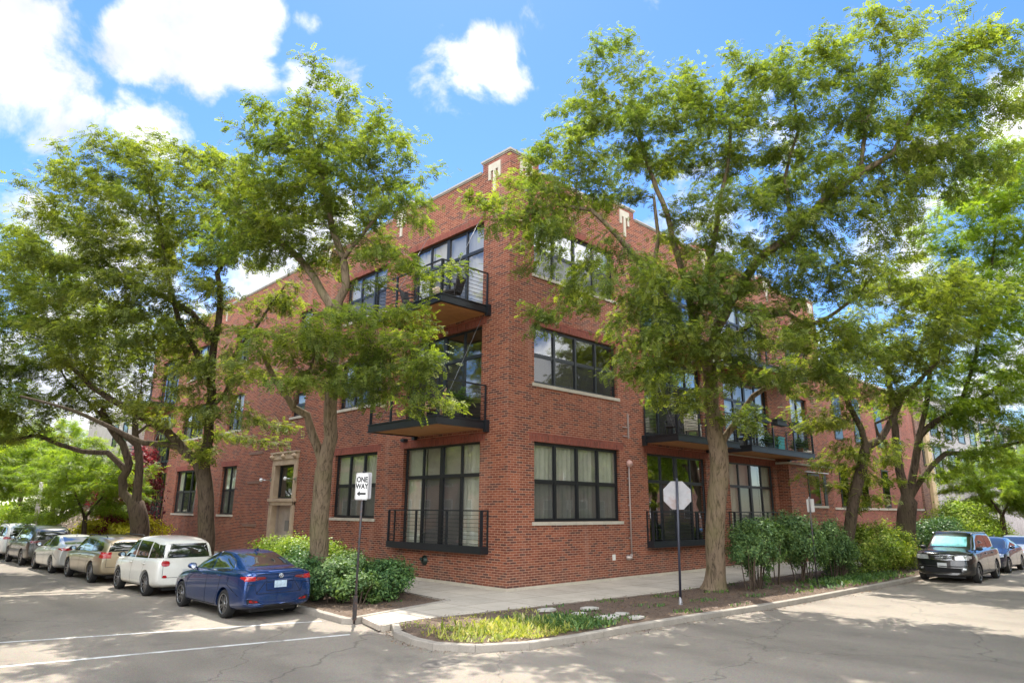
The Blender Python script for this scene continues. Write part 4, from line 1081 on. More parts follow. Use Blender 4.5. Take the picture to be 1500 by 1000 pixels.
    tree('stout many stemmed tree behind the parked black off roader', [
        (L3(d, [(1325, 829), (1327, 780), (1330, 735)]), .42, .4),
        (L3(d, [(1330, 735), (1318, 690), (1312, 650), (1310, 615), (1306, 580), (1300, 530)]), .22, .1),
        (L3(d, [(1332, 730), (1340, 680), (1346, 640), (1370, 618), (1405, 597), (1435, 585), (1470, 560)]), .2, .08),
        (L3(d, [(1332, 730), (1358, 690), (1385, 664), (1440, 662), (1500, 645)]), .15, .06), (L3(d, [(1346, 640), (1356, 600), (1360, 560), (1380, 480), (1400, 400)]), .12, .06),
        (L3(d, [(1405, 597), (1430, 520), (1450, 430), (1460, 330)]), .1, .05),
        ], B3(d, [(1420, 330, 70, 60, 0, 3), (1470, 250, 50, 60, 0, 3), (1400, 440, 70, 60, 0, 3), (1480, 400, 60, 60, 0, 3), (1440, 540, 60, 50, 0, 3), (1380, 590, 50, 26, 0, 2), (1480, 610, 50, 26, 0, 2), (1330, 520, 40, 40, 0, 2), (1290, 590, 30, 26, .5, 1.2), (1400, 700, 26, 22, -.6, 1), (1530, 300, 50, 80, 0, 3), (1540, 500, 50, 80, 0, 3), (1430, 600, 70, 44, -.5, 2.4), (1395, 640, 36, 24, -.6, 1.6), (1460, 660, 50, 26, -1, 1.6), (1380, 570, 60, 40, 0, 2), (1470, 560, 60, 50, 0, 3), (1490, 630, 50, 30, -.5, 2), (1400, 520, 60, 50, 0, 2.5), (1480, 480, 60, 50, 0, 3)]),
        'bright', M_bark_d, seed=8, dens=.62, kill=.65, leafn=4, lsize=1.35)
def generic(h, r, seed, leaf, dens, label, loc, lsize=1.7, bark=None, kill=.8, fork=.3, group='trees farther along the street', leafn=4, name='street_tree'):
    x, y = loc; f = h * fork
    V = lambda a, b, c: (x + a, y + b, c)
    limbs = [([V(0, 0, 0), V(.05, 0, f * .5), V(0, .1, f)], h * .022, h * .018)]
    for k in range(4):
        a = k * 1.6 + seed; limbs.append(([V(0, .1, f), V(math.cos(a) * r * .25, math.sin(a) * r * .25, f + h * .15), V(math.cos(a) * r * .55, math.sin(a) * r * .55, f + h * .3)], h * .011, h * .005))
    bl = [(V(0, 0, h * .78), (r * .6, r * .6, h * .18))]
    for k in range(6):
        a = k * 1.05 + seed * .7; bl.append((V(math.cos(a) * r * .6, math.sin(a) * r * .6, h * (.55 + .12 * math.sin(k * 2.3 + seed))), (r * .45, r * .45, h * .17)))
    return tree(label, limbs, bl, leaf, bark or M_bark_d, name=name, dens=dens, lsize=lsize, kill=kill, seed=seed, group=group, tmpl=FTL, clump=(.8, 1.5), leafn=leafn, infl=None) if False else tree(label, limbs, bl, leaf, bark or M_bark_d, name=name, dens=dens, lsize=lsize, kill=kill, seed=seed, group=group, tmpl=FTL, clump=(.8, 1.5), leafn=leafn)
def copy_to(t, x, y, label, rz=0, s=1., group=None):
    c = copy_tree(t); c.location = (x, y, 0); c.rotation_euler = (0, 0, rz); c.scale = (s, s, s); c['label'] = label
    if group: c['group'] = group
    return c
if TREES:
    p4 = at(117, 812, 34.4)
    g4 = generic(6.2, 2.8, 21, 'bright', .55, 'small young green tree between the parked cars and the grey townhouse steps', (p4.x, p4.y), lsize=.85, kill=.55)
    big = generic(12, 5.2, 22, 'bright', .3, 'large bright green tree at the far left edge of the street', (-12.5, 40), lsize=1.15, kill=.85)
    copy_to(big, -7.5, 54, 'rounded green tree closing the left street behind the white pole', 1.3, .8)
    copy_to(big, -2.0, 72, 'distant green tree directly above the steps of the townhouse', 2.2, .95)
    copy_to(big, -10.5, 70, 'distant green tree low on the left edge of the photo', 3.1, 1.0)
    copy_to(big, -5, 90, 'farthest pale green tree at the end of the left street', .4, 1.2)
    copy_to(big, -15, 92, 'farthest green tree on the left side of the left street', 4.4, 1.3)
    copy_to(big, 2.2, 56, 'green tree in the garden of the grey townhouse', 5.2, .6)
    copy_to(big, -22, 112, 'hazy green tree at the very end of the left street', 3.4, 1.5)
    copy_to(big, -3, 115, 'broad green tree at the very end of the left street behind the others', 2.4, 1.5)
    copy_to(big, 41, -5.2, 'bright green tree in front of the white brick building', .9, .62)
    copy_to(big, 58, -5.4, 'farther green tree in front of the dark doorway on the right', 2.0, .75)
    copy_to(big, -30, 118, 'broad green tree at the left end of the distant tree row', 1.1, 1.6)
    copy_to(big, 6, 100, 'green tree behind the roof of the distant red rowhouse', 4.1, 1.3)
    copy_to(big, -2.5, 49.5, 'green tree standing over the farther townhouse stair', 3.6, .62)
    # trees on the opposite pavements, seen in the window reflections
    for k, (x, y, rz, s, lab) in enumerate([(-20.6, 2, 0, 1.0, 'green tree across the left street opposite the corner windows'), (-20.6, 14, 1.7, 1.05, 'green tree across the left street opposite the entrance'), (-21, 26, 4.7, 1.0, 'green tree across the left street opposite the third window column'),
                              (-21.5, 38, 2.7, 1.05, 'green tree across the left street opposite the far end of the facade'),
                              (3, -20, 2.5, 1.0, 'green tree across the right street opposite the stop sign'), (14, -20, 3.6, 1.05, 'green tree across the right street opposite the shrubs'), (25, -20, .3, 1.0, 'green tree across the right street opposite the black off roader'), (37, -20, 5.3, 1.1, 'green tree across the right street opposite the lower brick building'), (-8, -28, .9, 1.2, 'green tree on the corner behind the camera')]):
        copy_to(big, x, y, lab, rz, s, 'trees on the opposite pavements')
# ------------------------------------------------------------------ shrubs
def shrub(label, blobs, m, n, ls, name='shrub', cat='bush', group=None, seed=1, stems=True, loc=None, wmul=.5):
    """rounded leafy bush: leaf quads in a shell around overlapping lumps, with stems under it"""
    g = np.random.default_rng(seed); random.seed(seed)
    c0 = Vector((sum(b[0][0] for b in blobs) / len(blobs), sum(b[0][1] for b in blobs) / len(blobs), 0))
    t = empty(name, c0, 0, label, cat, group)
    tot = sum(b[1][0] * b[1][1] + b[1][0] * b[1][2] for b in blobs)
    Vs = []
    for (c, r) in blobs:
        k = int(n * (r[0] * r[1] + r[0] * r[2]) / tot)
        sub = g.normal(0, 1, (max(14, k // 130), 3)); sub /= np.linalg.norm(sub, axis=1)[:, None]; sub[:, 2] = np.where(sub[:, 2] < -.7, -sub[:, 2], sub[:, 2])
        j = g.integers(0, len(sub), k)
        q = sub[j] * (.82 + .2 * g.uniform(-1, 1, (len(sub), 1))[j]) + g.normal(0, .16, (k, 3))
        P = np.array(c) - np.array(c0) + q * np.array(r)
        P = P[P[:, 2] > .04]
        Nn = q[:len(P)] + g.normal(0, .5, (len(P), 3)); Nn = (P - (np.array(c) - np.array(c0))) / np.array(r) + g.normal(0, .6, (len(P), 3)); Nn[:, 2] += .35
        Nn /= np.linalg.norm(Nn, axis=1)[:, None]
        A = np.cross(Nn, g.normal(0, 1, (len(P), 3))); A /= np.linalg.norm(A, axis=1)[:, None]; Bv = np.cross(Nn, A)
        s = ls * g.uniform(.6, 1.35, (len(P), 1))
        V = np.stack([P - A * s, P + Bv * s * wmul - Nn * s * .15, P + A * s, P - Bv * s * wmul - Nn * s * .15], 1)
        Vs.append(V.reshape(-1, 3))
    quads_obj('foliage', np.concatenate(Vs), m, t, g)
    b = MB()
    for (c, r) in blobs:
        for k in range(6):
            a = random.uniform(0, 6.28); base = (c[0] - c0.x + math.cos(a) * .12, c[1] - c0.y + math.sin(a) * .12, -.02)
            e = (c[0] - c0.x + math.cos(a) * r[0] * .6, c[1] - c0.y + math.sin(a) * r[1] * .6, c[2] + r[2] * .35)
            mid = tuple((base[i] * .5 + e[i] * .5) + (0, 0, .08)[i] for i in range(3))
            b.tube([base, mid, e], [.022, .015, .006], 5, cap=False)
    b.build('stems', M_bark_d, t, fix=False, uv=False)
    return t
M_hedge_d = leaf_mat('yew_leaf', [(.03, .075, .03), (.05, .11, .04), (.09, .17, .055), (.15, .25, .08)], trans=.2, rough=.4)
M_hedge_l = leaf_mat('privet_leaf', [(.10, .17, .02), (.17, .26, .03), (.26, .34, .05), (.36, .42, .09)], trans=.4)
M_shrub = leaf_mat('grey_green_leaf', [(.045, .09, .035), (.07, .13, .045), (.11, .185, .06), (.19, .27, .09)], trans=.25, rough=.5)
M_shrub_y = leaf_mat('golden_leaf', [(.08, .14, .02), (.14, .21, .03), (.24, .31, .05), (.36, .38, .10)], trans=.4)
M_red = leaf_mat('purple_leaf', [(.10, .02, .03), (.17, .035, .05), (.26, .07, .08), (.34, .13, .13)], trans=.35, transcol=(1.5, .6, .7))
M_yel = leaf_mat('yellow_leaf', [(.35, .33, .03), (.5, .45, .04), (.6, .55, .08)], trans=.4)
hg = 'hedge bushes around the left tree'
shrub('dark green rounded bush directly right of the one way sign post', [((-3.9, .75, .45), (.72, .65, .5)), ((-3.35, 1.35, .45), (.72, .75, .5)), ((-3.1, 2.1, .42), (.65, .65, .46))], M_hedge_d, 15000, .045, group=hg, seed=31)
shrub('mixed green bush with pale tips behind the one way sign post at the kerb', [((-5.0, .35, .38), (.62, .6, .42)), ((-5.2, 1.3, .48), (.65, .75, .52)), ((-4.5, 1.6, .52), (.75, .75, .56)), ((-4.0, 2.7, .55), (.85, .85, .58))], M_shrub, 17000, .045, group=hg, seed=32)
shrub('dark green bush around the foot of the left tree beside the blue sedan', [((-5.6, 2.2, .52), (.5, .85, .58)), ((-5.3, 3.2, .55), (.65, .9, .62))], M_hedge_d, 11000, .045, group=hg, seed=33)
shrub('sunlit yellow green hedge between the blue sedan and the stone doorway', [((-4.7, 4.4, .7), (.9, 1.2, .75)), ((-4.0, 4.0, .6), (.9, 1, .7)), ((-4.7, 5.9, .7), (.9, 1.0, .72))], M_hedge_l, 20000, .045, group=hg, seed=34)
def sb(px, py, r, y, ry=None, rz=None):
    p = at(px, py + 8, y=y); return (tuple(p), (r, ry or r, rz or r * .8))
sg = 'shrubs along the right kerb'
shrub('grey green vase shaped shrub nearest the straight trunked tree', [sb(1105, 792, .85, -4.7, rz=.8), sb(1130, 778, .6, -4.6), sb(1095, 800, .5, -4.9, rz=.5), sb(1108, 825, .4, -4.8, rz=.45)], M_shrub, 17000, .045, group=sg, seed=35)
shrub('tallest grey green shrub, middle one of the right kerb group', [sb(1166, 783, .85, -4.8, rz=.9), sb(1180, 798, .7, -4.8, rz=.9)], M_shrub, 16000, .045, group=sg, seed=36)
shrub('dark green shrub with pale tips beside the thin sign post', [sb(1216, 792, .8, -5.0, rz=.85), sb(1230, 806, .65, -5.0, rz=.85)], M_shrub, 14000, .045, group=sg, seed=37)
shrub('golden green shrub between the Y shaped tree and the stout tree', [sb(1262, 800, .8, -5.1, rz=1.0), sb(1290, 795, 1.0, -5.0, rz=1.05), sb(1310, 800, .9, -5.0, rz=.9)], M_shrub_y, 20000, .05, group=sg, seed=38)
shrub('dark green bush behind the stout tree beside the black off roader', [sb(1350, 785, 1.2, -4.6, rz=1.1), sb(1385, 780, 1.2, -4.4, rz=1.1)], M_hedge_d, 12000, .06, group=sg, seed=39)
shrub('big rounded bright green bush rising above the parked cars on the right', [sb(1410, 772, 2.4, -3.6, 2, 1.8), sb(1445, 782, 2.0, -3.6, 1.8, 1.5)], M_hedge_l, 22000, .08, group=sg, seed=40)
pr_ = at(185, 740, 38)
shrub('purple red leafed small tree at the end of the left facade', [((pr_.x, pr_.y, 2.6), (1.7, 1.7, 1.9)), ((pr_.x + .4, pr_.y - .3, 4.3), (1.1, 1.1, 1.3)), ((pr_.x - .4, pr_.y + .3, 1.4), (1.3, 1.3, 1.0))], M_red, 12000, .1, name='ornamental_tree', cat='tree', seed=41)
py_ = at(150, 772, 36)
shrub('low bright yellow bush behind the parked cars', [((py_.x, py_.y, 1.0), (1.4, 1.4, .8)), ((py_.x + 1.6, py_.y - 1.4, 1.0), (1.4, 1.4, .75))], M_yel, 7000, .08, seed=42)

shrub('long dark hedge closing the end of the left street under the distant trees', [((-46 + k * 7, 128 - abs(k - 3), 2.4), (4.6, 2.5, 3.4)) for k in range(8)], M_hedge_l, 16000, .34, name='hedge', seed=43)
shrub('leafy front garden bushes beside the townhouse stairs', [((-4.2, 47.5, .8), (1.3, 2.4, 1.2)), ((-4.0, 53, 1.0), (1.4, 2.6, 1.5)), ((-4.2, 59, .9), (1.5, 3, 1.6))], M_hedge_l, 14000, .1, seed=44)
# ================================================================== cars
def paint_mat(name, col, metal=.25, rough=.32):
    m, nt, N, L, out = nodes(name)
    b = N('BsdfPrincipled', inp={'Metallic': metal, 'Roughness': rough, 'Coat Weight': .8, 'Coat Roughness': .03, 'Coat IOR': 1.5}); L(b.outputs[0], out.inputs[0])
    co = N('TexCoord').outputs['Object']
    n = N('TexNoise', inp={'Scale': 400.0, 'Detail': 1.0}); L(co, n.inputs['Vector'])
    k = mix(N, L, 1., col, ramp(N, L, n.outputs['Fac'], [(.35, .85), (.65, 1.15)]), 'MULTIPLY')
    d = N('TexNoise', inp={'Scale': 3.0, 'Detail': 6.0}); L(co, d.inputs['Vector'])
    sz = N('SeparateXYZ'); L(co, sz.inputs[0])
    mz = N('MapRange', inp={'From Min': .15, 'From Max': .7, 'To Min': .35, 'To Max': .0}); L(sz.outputs[2], mz.inputs[0])
    mm = N('Math', operation='MULTIPLY'); L(mz.outputs[0], mm.inputs[0]); L(ramp(N, L, d.outputs['Fac'], [(.4, .1), (.65, 1.)]), mm.inputs[1])
    k = mix(N, L, mm.outputs[0], k, (.16, .13, .10)); L(k, b.inputs['Base Color'])
    L(ramp(N, L, d.outputs['Fac'], [(.4, .0), (.7, .12)]), b.inputs['Coat Roughness'])
    return m
M_carglass = mat('car_glass', (.012, .016, .015), rough=.03, var=.0, spec=1., coat=1.)
M_cargl_see = glass_mat('windscreen_glass', (.85, .93, .92), ior=1.4)
M_tyre = mat('tyre_rubber', (.018, .017, .016), rough=.85, var=.3, scale=8, bump=.3, bscale=60)
M_black = mat('black_plastic', (.015, .015, .016), rough=.55, var=.2)
M_rim = mat('alloy', (.30, .30, .31), rough=.3, metal=.9, var=.2)
M_rimd = mat('dark_alloy', (.05, .05, .055), rough=.35, metal=.8)
M_red = mat('red_lens', (.42, .008, .012), rough=.08, coat=1., var=.3, scale=30)
M_redd = mat('dark_red_lens', (.16, .006, .008), rough=.1, coat=1., var=.3, scale=30)
M_clear = mat('clear_lens', (.62, .63, .62), rough=.06, coat=1., metal=.35, var=.45, scale=22)
M_amber = mat('amber_lens', (.55, .2, .04), rough=.1, coat=1.)
M_chrome = mat('chrome', (.62, .63, .65), rough=.12, metal=1., var=.1)
M_gap = mat('panel_gap', (.006, .006, .007), rough=.9)
M_plate = mat('licence_plate', (.45, .58, .68), rough=.4, var=.5, scale=14)
M_plate2 = mat('plain_plate', (.62, .63, .62), rough=.4, var=.3, scale=14)
def subsurf_mesh(me, lv=2):
    o = bpy.data.objects.new('tmp', me); COL.objects.link(o)
    md = o.modifiers.new('s', 'SUBSURF'); md.levels = lv; md.render_levels = lv
    dg = bpy.context.evaluated_depsgraph_get(); dg.update()
    r = bpy.data.meshes.new_from_object(o.evaluated_get(dg))
    bpy.data.objects.remove(o); return r
def car_cage(st, W, front, rear):
    """st: stations front->rear (x, wb, ws, zb, zs, wg, wr, zre, zr); returns closed mesh"""
    vs = []; fs = []; K = 12
    def half(s):
        x, wb, ws, zb, zs, wg, wr, zre, zr = s
        wm = max(wb, ws) * 1.012
        return [(0, zb), (.75 * wb, zb), (.96 * wb, zb + .05), (wb, zb + .17), (wm, zb * .45 + zs * .55), (ws, zs - .085), (ws - .035, zs - .005), (wg, zs + .03),
                ((wg + wr) / 2 + .03, (zs + .03 + zre) / 2), (wr, zre), (wr * .72, zre * .35 + zr * .65), (0, zr)]
    n = len(st)
    for i, s in enumerate(st):
        h = half(s)
        ring = h + [(-y, z) for (y, z) in h[-2:0:-1]]
        for (y, z) in ring:
            x = s[0]
            if i <= 1: x += front(y, z) * (1 if i == 0 else .45)
            if i >= n - 2: x += rear(y, z) * (1 if i == n - 1 else .4)
            vs.append((x, y, z))
    M_ = 2 * K - 2
    for i in range(n - 1):
        for k in range(M_):
            fs.append((i * M_ + k, i * M_ + (k + 1) % M_, (i + 1) * M_ + (k + 1) % M_, (i + 1) * M_ + k))
    for (i, fl, fn) in ((0, 1, front), (n - 1, 0, rear)):
        h = half(st[i]); base = i * M_
        Lr = lambda k: base + k; Rr = lambda k: base + (M_ - k) % M_
        cen = {0: base, K - 1: base + K - 1}
        # interior column
        cur = None
        for k in range(1, K - 1):
            vs.append((st[i][0] + fn(0, h[k][1]), 0, h[k][1])); cen[k] = len(vs) - 1
        for k in range(1, K - 1):
            if k + 1 <= K - 2:
                q = [(Lr(k), cen[k], cen[k + 1], Lr(k + 1)), (cen[k], Rr(k), Rr(k + 1), cen[k + 1])]
            else:
                q = [(Lr(k), cen[k], cen[K - 1]), (cen[k], Rr(k), cen[K - 1])]
            fs += q
        fs += [(cen[0], cen[1], Lr(1)), (cen[0], Rr(1), cen[1])]
    me = bpy.data.meshes.new('cage'); me.from_pydata(vs, [], fs)
    bm = bmesh.new(); bm.from_mesh(me); bmesh.ops.recalc_face_normals(bm, faces=bm.faces)
    cl = bm.edges.layers.float.new('crease_edge')
    for e_ in bm.edges:
        a_, b_ = sorted(v.index for v in e_.verts)
        if b_ < n * M_:
            if b_ - a_ == M_:
                k = a_ % M_; k = min(k, M_ - k)
                e_[cl] = {6: .75, 7: .35, 3: .45, 9: .3, 5: .25}.get(k, 0)
            elif a_ // M_ == b_ // M_ and a_ // M_ in (0, n - 1): e_[cl] = .35
    bm.to_mesh(me); bm.free()
    return me
class Proj:
    def __init__(s, me):
        bm = bmesh.new(); bm.from_mesh(me); s.bvh = BVHTree.FromBMesh(bm); bm.free()
    def hit(s, ang, u, v):
        """ang: azimuth the viewer stands at (deg, 0=front, 90=left, 180=rear); u to the viewer's right"""
        a = R(ang); d = Vector((math.cos(a), math.sin(a), 0)); U = Vector((-d.y, d.x, 0))
        o = d * 8 + U * u + Vector((0, 0, v))
        p, nn, i, t = s.bvh.ray_cast(o, -d)
        if p is None: return None, None
        if nn.dot(d) < 0: nn = -nn
        return p, nn
    def patch(s, ang, poly, off=.004, rings=6, step=.05, mirror=False):
        pts = []
        for i in range(len(poly)):
            a = Vector(poly[i]); b = Vector(poly[(i + 1) % len(poly)]); n = max(1, int((b - a).length / step))
            pts += [a.lerp(b, k / n) for k in range(n)]
        c = sum(pts, Vector((0, 0))) / len(pts)
        vs = []; ok = []
        for r in range(rings, 0, -1):
            for p in pts:
                q = c + (p - c) * (r / rings); h, nn = s.hit(ang, q.x, q.y)
                ok.append(h is not None); vs.append(h + nn * off if h is not None else Vector((0, 0, 0)))
        h, nn = s.hit(ang, c.x, c.y); ok.append(h is not None); vs.append(h + nn * off if h is not None else Vector())
        M_ = len(pts); fs = []
        for r in range(rings - 1):
            for k in range(M_): fs.append((r * M_ + k, r * M_ + (k + 1) % M_, (r + 1) * M_ + (k + 1) % M_, (r + 1) * M_ + k))
        for k in range(M_): fs.append(((rings - 1) * M_ + k, (rings - 1) * M_ + (k + 1) % M_, rings * M_))
        # skirt back into the body so the panel has an edge
        fs = [f for f in fs if all(ok[i] for i in f)]
        if mirror: vs = [Vector((v.x, -v.y, v.z)) for v in vs]
        return vs, fs
    def line(s, ang, pts, w=.012, off=.0025, mirror=False, step=.04):
        P = []
        for i in range(len(pts) - 1):
            a = Vector(pts[i]); b = Vector(pts[i + 1]); n = max(1, int((b - a).length / step))
            P += [a.lerp(b, k / n) for k in range(n)]
        P.append(Vector(pts[-1])); vs = []; fs = []; good = []
        for i, p in enumerate(P):
            d = (P[min(i + 1, len(P) - 1)] - P[max(i - 1, 0)]).normalized(); n = Vector((-d.y, d.x)) * w / 2
            for q in (p - n, p + n):
                h, nn = s.hit(ang, q.x, q.y); good.append(h is not None)
                vs.append(h + nn * off if h is not None else Vector())
        for i in range(len(P) - 1):
            f = (2 * i, 2 * i + 1, 2 * i + 3, 2 * i + 2)
            if all(good[k] for k in f): fs.append(f)
        if mirror: vs = [Vector((v.x, -v.y, v.z)) for v in vs]
        return vs, fs
def padd(mb_, vf, mi=0): mb_.add([tuple(v) for v in vf[0]], vf[1], mi, True)
WHEELS = {}
def wheel_mesh(r, wdt, style, rim):
    key = (r, wdt, style)
    if key in WHEELS: return WHEELS[key]
    t = MB(); h = wdt / 2; ri = r * (.70 if style != 'steel' else .62)
    t.lathe([(ri - .02, -h + .02), (ri, -h + .004), (ri + .03, -h), (r - .035, -h), (r - .008, -h + .018), (r, -h + .045), (r, h - .045), (r - .008, h - .018), (r - .035, h), (ri + .03, h), (ri, h - .004), (ri - .02, h - .02)], n=40, axis='y')
    tm = t.mesh('wheel', M_tyre, fix=True, uv=False)
    m = MB()   # outer face towards +y
    m.lathe([(ri, h - .012), (ri + .006, h - .002), (ri - .006, h + .002), (ri - .018, h - .015)], n=40, axis='y', mi=0); m.lathe([(ri - .018, h - .015), (ri - .025, h - .06), (ri - .04, -h + .03)], n=40, axis='y', mi=1)
    m.lathe([(ri - .03, h - .12), (.05, h - .12), (0, h - .12)], n=32, axis='y', mi=1)
    m.lathe([(.055, h - .06), (.06, h - .025), (.03, h - .018), (0, h - .018)], n=20, axis='y', mi=0)
    ns = {'five': 5, 'ten': 10, 'multi': 14, 'y': 10, 'steel': 8}[style]
    for k in range(ns):
        a = 2 * math.pi * k / ns; tw = .10 if style == 'y' and k % 2 else (-.10 if style == 'y' else 0)
        w0, w1 = {'five': (.045, .032), 'ten': (.022, .016), 'multi': (.016, .010), 'y': (.02, .017), 'steel': (.05, .05)}[style]
        e = []
        for (rr, w_, yy, aa) in ((.045, w0, h - .03, a), (ri - .022, w1, h - .022, a + tw)):
            c, s_ = math.cos(aa), math.sin(aa)
            for sg_ in (-1, 1): e.append((rr * c - sg_ * w_ * s_, yy, rr * s_ + sg_ * w_ * c))
        f = [e[0], e[1], e[3], e[2]]; m.prism(f, (0, -.035, 0), 0)
    rm = m.mesh('rim', [rim, M_gap], fix=True, uv=False)
    WHEELS[key] = (tm, rm); return WHEELS[key]
def car(label, loc, rz, sp, group, name='parked_car', cat='car'):
    W = sp['W']; root = empty(name, (loc[0], loc[1], Z0), rz, label, cat, group)
    cage = car_cage(sp['st'], W, sp['front'], sp['rear'])
    base = subsurf_mesh(cage, 2); P = Proj(base)
    r = sp['r']; wx = sp['wx']; ty = W / 2 - .115
    bo = bpy.data.objects.new('body', base); COL.objects.link(bo)
    cut = MB(); rc = r + sp.get('gap', .055)
    for x in wx:
        for s in (-1, 1): cut.lathe([(0, s * (W / 2 - .32)), (rc, s * (W / 2 - .32)), (rc, s * (W / 2 + .3)), (0, s * (W / 2 + .3))], (x, 0, r - .0), 40, 'y', smooth=False)
    cme = cut.mesh('cut', M_black, uv=False); co = bpy.data.objects.new('cut', cme); COL.objects.link(co)
    bm = bmesh.new(); bm.from_mesh(cme); bmesh.ops.remove_doubles(bm, verts=bm.verts, dist=1e-5); bmesh.ops.recalc_face_normals(bm, faces=bm.faces); bm.to_mesh(cme); bm.free()
    md = bo.modifiers.new('b', 'BOOLEAN'); md.operation = 'DIFFERENCE'; md.object = co; md.solver = 'EXACT'
    dg = bpy.context.evaluated_depsgraph_get(); dg.update()
    me = bpy.data.meshes.new_from_object(bo.evaluated_get(dg)); bo.modifiers.clear(); bpy.data.objects.remove(co)
    me.materials.clear(); me.materials.append(sp['paint']); me.materials.append(M_black)
    for p in me.polygons:
        c = p.center; k = 0
        for x in wx:
            if math.hypot(c.x - x, c.z - r) < rc - .002 and c.z > 0: k = 1
        if c.z < sp.get('clad', .24) : k = 1
        p.material_index = k; p.use_smooth = True
    try: me.set_sharp_from_angle(angle=R(38))
    except Exception: pass
    bo.data = me; bo.parent = root
    # wheels
    tm, rm = wheel_mesh(r, .215, sp.get('wheel', 'five'), sp.get('rim', M_rim))
    for x in wx:
        for s in (1, -1):
            wo_ = link('wheel', tm, root); wo_.location = (x, s * ty, r); wo_.rotation_euler = (0, random.uniform(0, 3), 0 if s > 0 else math.pi)
            link('rim', rm, wo_)
    def part(nm, ang, poly, m, off=.004, both=False, par=root):
        b = MB(); padd(b, P.patch(ang, poly, off)); o = b.build(nm, m, par, fix=False, uv=False)
        if both:
            b = MB(); padd(b, P.patch(ang, poly, off, mirror=True)); b.build(nm, m, par, fix=False, uv=False)
        return o
    # glass
    for (poly) in sp['side_glass']:
        part('side_window', 90, [(-x, z) for (x, z) in poly], M_carglass, .004, True)
    part('windscreen', 0, sp['wind'], sp.get('windmat', M_carglass), .007 if 'shade' in sp else .004)
    if 'shade' in sp: part('sunshade', 0, sp['shade'], mat('sunshade_foil', (.06, .27, .30), rough=.5, metal=.3, var=.6, scale=5, bump=1., bscale=7), .0035)
    part('rear_window', 180, sp['back'], M_carglass)
    for (ang, poly, m) in sp.get('tail', []): part('tail_light', ang, poly, m, .008, True)
    for (ang, poly, m) in sp.get('head', []): part('headlight', ang, poly, m, .008, True)
    for (nm, ang, poly, m, both) in sp.get('extra', []): part(nm, ang, poly, m, .006, both)
    # gaps
    g = MB()
    for (ang, pts, both) in sp.get('gaps', []):
        padd(g, P.line(ang, pts));
        if both: padd(g, P.line(ang, pts, mirror=True))
    if g.v: g.build('panel_gap', M_gap, root, fix=False, uv=False)
    g = MB()
    for (ang, pts, w_) in sp.get('trim', []):
        padd(g, P.line(ang, pts, w_, .006)); padd(g, P.line(ang, pts, w_, .006, mirror=True))
    if g.v: g.build('window_trim', sp.get('trimmat', M_chrome), root, fix=False, uv=False)
    # handles
    for (x, z) in sp.get('handles', []):
        for s in (1, -1):
            h, nn = P.hit(90, -x, z)
            if h is None: continue
            b = MB(); y = h.y * s
            b.tube([(x - .09, y + s * .0, z), (x - .07, y + s * .03, z), (x + .07, y + s * .03, z), (x + .09, y, z)], .013, 6); b.build('door_handle', sp.get('handmat', sp['paint']), root, uv=False)
    # mirrors
    mx_, mz = sp['mirror']
    for s in (1, -1):
        h, nn = P.hit(90, -mx_, mz)
        b = MB(); y = (h.y if h else W / 2 - .1) * s
        prof = []
        vs = []; n = 12
        for (u, sc) in ((0, .35), (.02, .8), (.08, 1.), (.14, .95), (.19, .7), (.22, .25)):
            for k in range(n):
                a = 2 * math.pi * k / n; vs.append((mx_ - .02 + .075 * sc * math.cos(a), y + s * (.02 + u), mz + .09 + .075 * sc * math.sin(a) * 1.0))
        fs = [(i * n + k, i * n + (k + 1) % n, (i + 1) * n + (k + 1) % n, (i + 1) * n + k) for i in range(5) for k in range(n)] + [tuple(range(n)), tuple(5 * n + k for k in range(n))]
        b.add(vs, fs, 0, True); b.tube([(mx_, y - s * .03, mz + .02), (mx_, y + s * .06, mz + .07)], .022, 6)
        mo = b.build('mirror', sp.get('mirmat', sp['paint']), root, uv=False)
        b = MB(); b.lathe([(.0, 0), (.062, 0)], (mx_ - .1, y + s * .125, mz + .09), 14, 'x'); b.build('mirror_glass', M_chrome, mo, fix=False, uv=False)
    # plate, rails, antenna, wipers
    for (ang, z, m) in sp.get('plates', []):
        h, nn = P.hit(ang, 0, z); s = 1 if ang == 0 else -1
        b = MB(); b.box(h.x - .004, h.x + s * .016, -.155, .155, z - .078, z + .078); b.build('licence_plate', m, root, uv=False)
    if sp.get('rails'):
        for s in (1, -1):
            b = MB(); x0, x1, y, z = sp['rails']; hh_ = [P.bvh.ray_cast(Vector((x_, y, 5)), Vector((0, 0, -1)))[0] for x_ in (x0, x1, (x0 + x1) / 2)]; z = max(q.z for q in hh_ if q) + .02; b.tube([(x0, y * s, z - .04), (x0 - .1, y * s, z + .03), (x1 + .1, y * s, z + .03), (x1, y * s, z - .04)], .016, 6); b.build('roof_rail', sp.get('railmat', M_black), root, uv=False)
    if sp.get('fin'):
        x, z = sp['fin']; b = MB(); b.prism([(x + .1, -.012, z - .02), (x - .1, -.012, z - .02), (x - .09, -.012, z + .06)], (0, .024, 0)); b.build('antenna', sp['paint'], root, uv=False)
    # dark cabin floor under the body
    b = MB(); x0, x1 = sp['st'][-1][0] + .35, sp['st'][0][0] - .35; b.box(x0, x1, -W / 2 + .35, W / 2 - .35, .17, .3); b.build('underbody', M_black, root, uv=False)
    return root, P
fr_round = lambda k1, k2: (lambda y, z: -k1 * abs(y) ** 2.2 - k2 * max(0, z - .55))
rr_round = lambda k1, k2, zc=.6: (lambda y, z: k1 * abs(y) ** 2.4 + k2 * max(0, z - zc) + .25 * max(0, .42 - z))
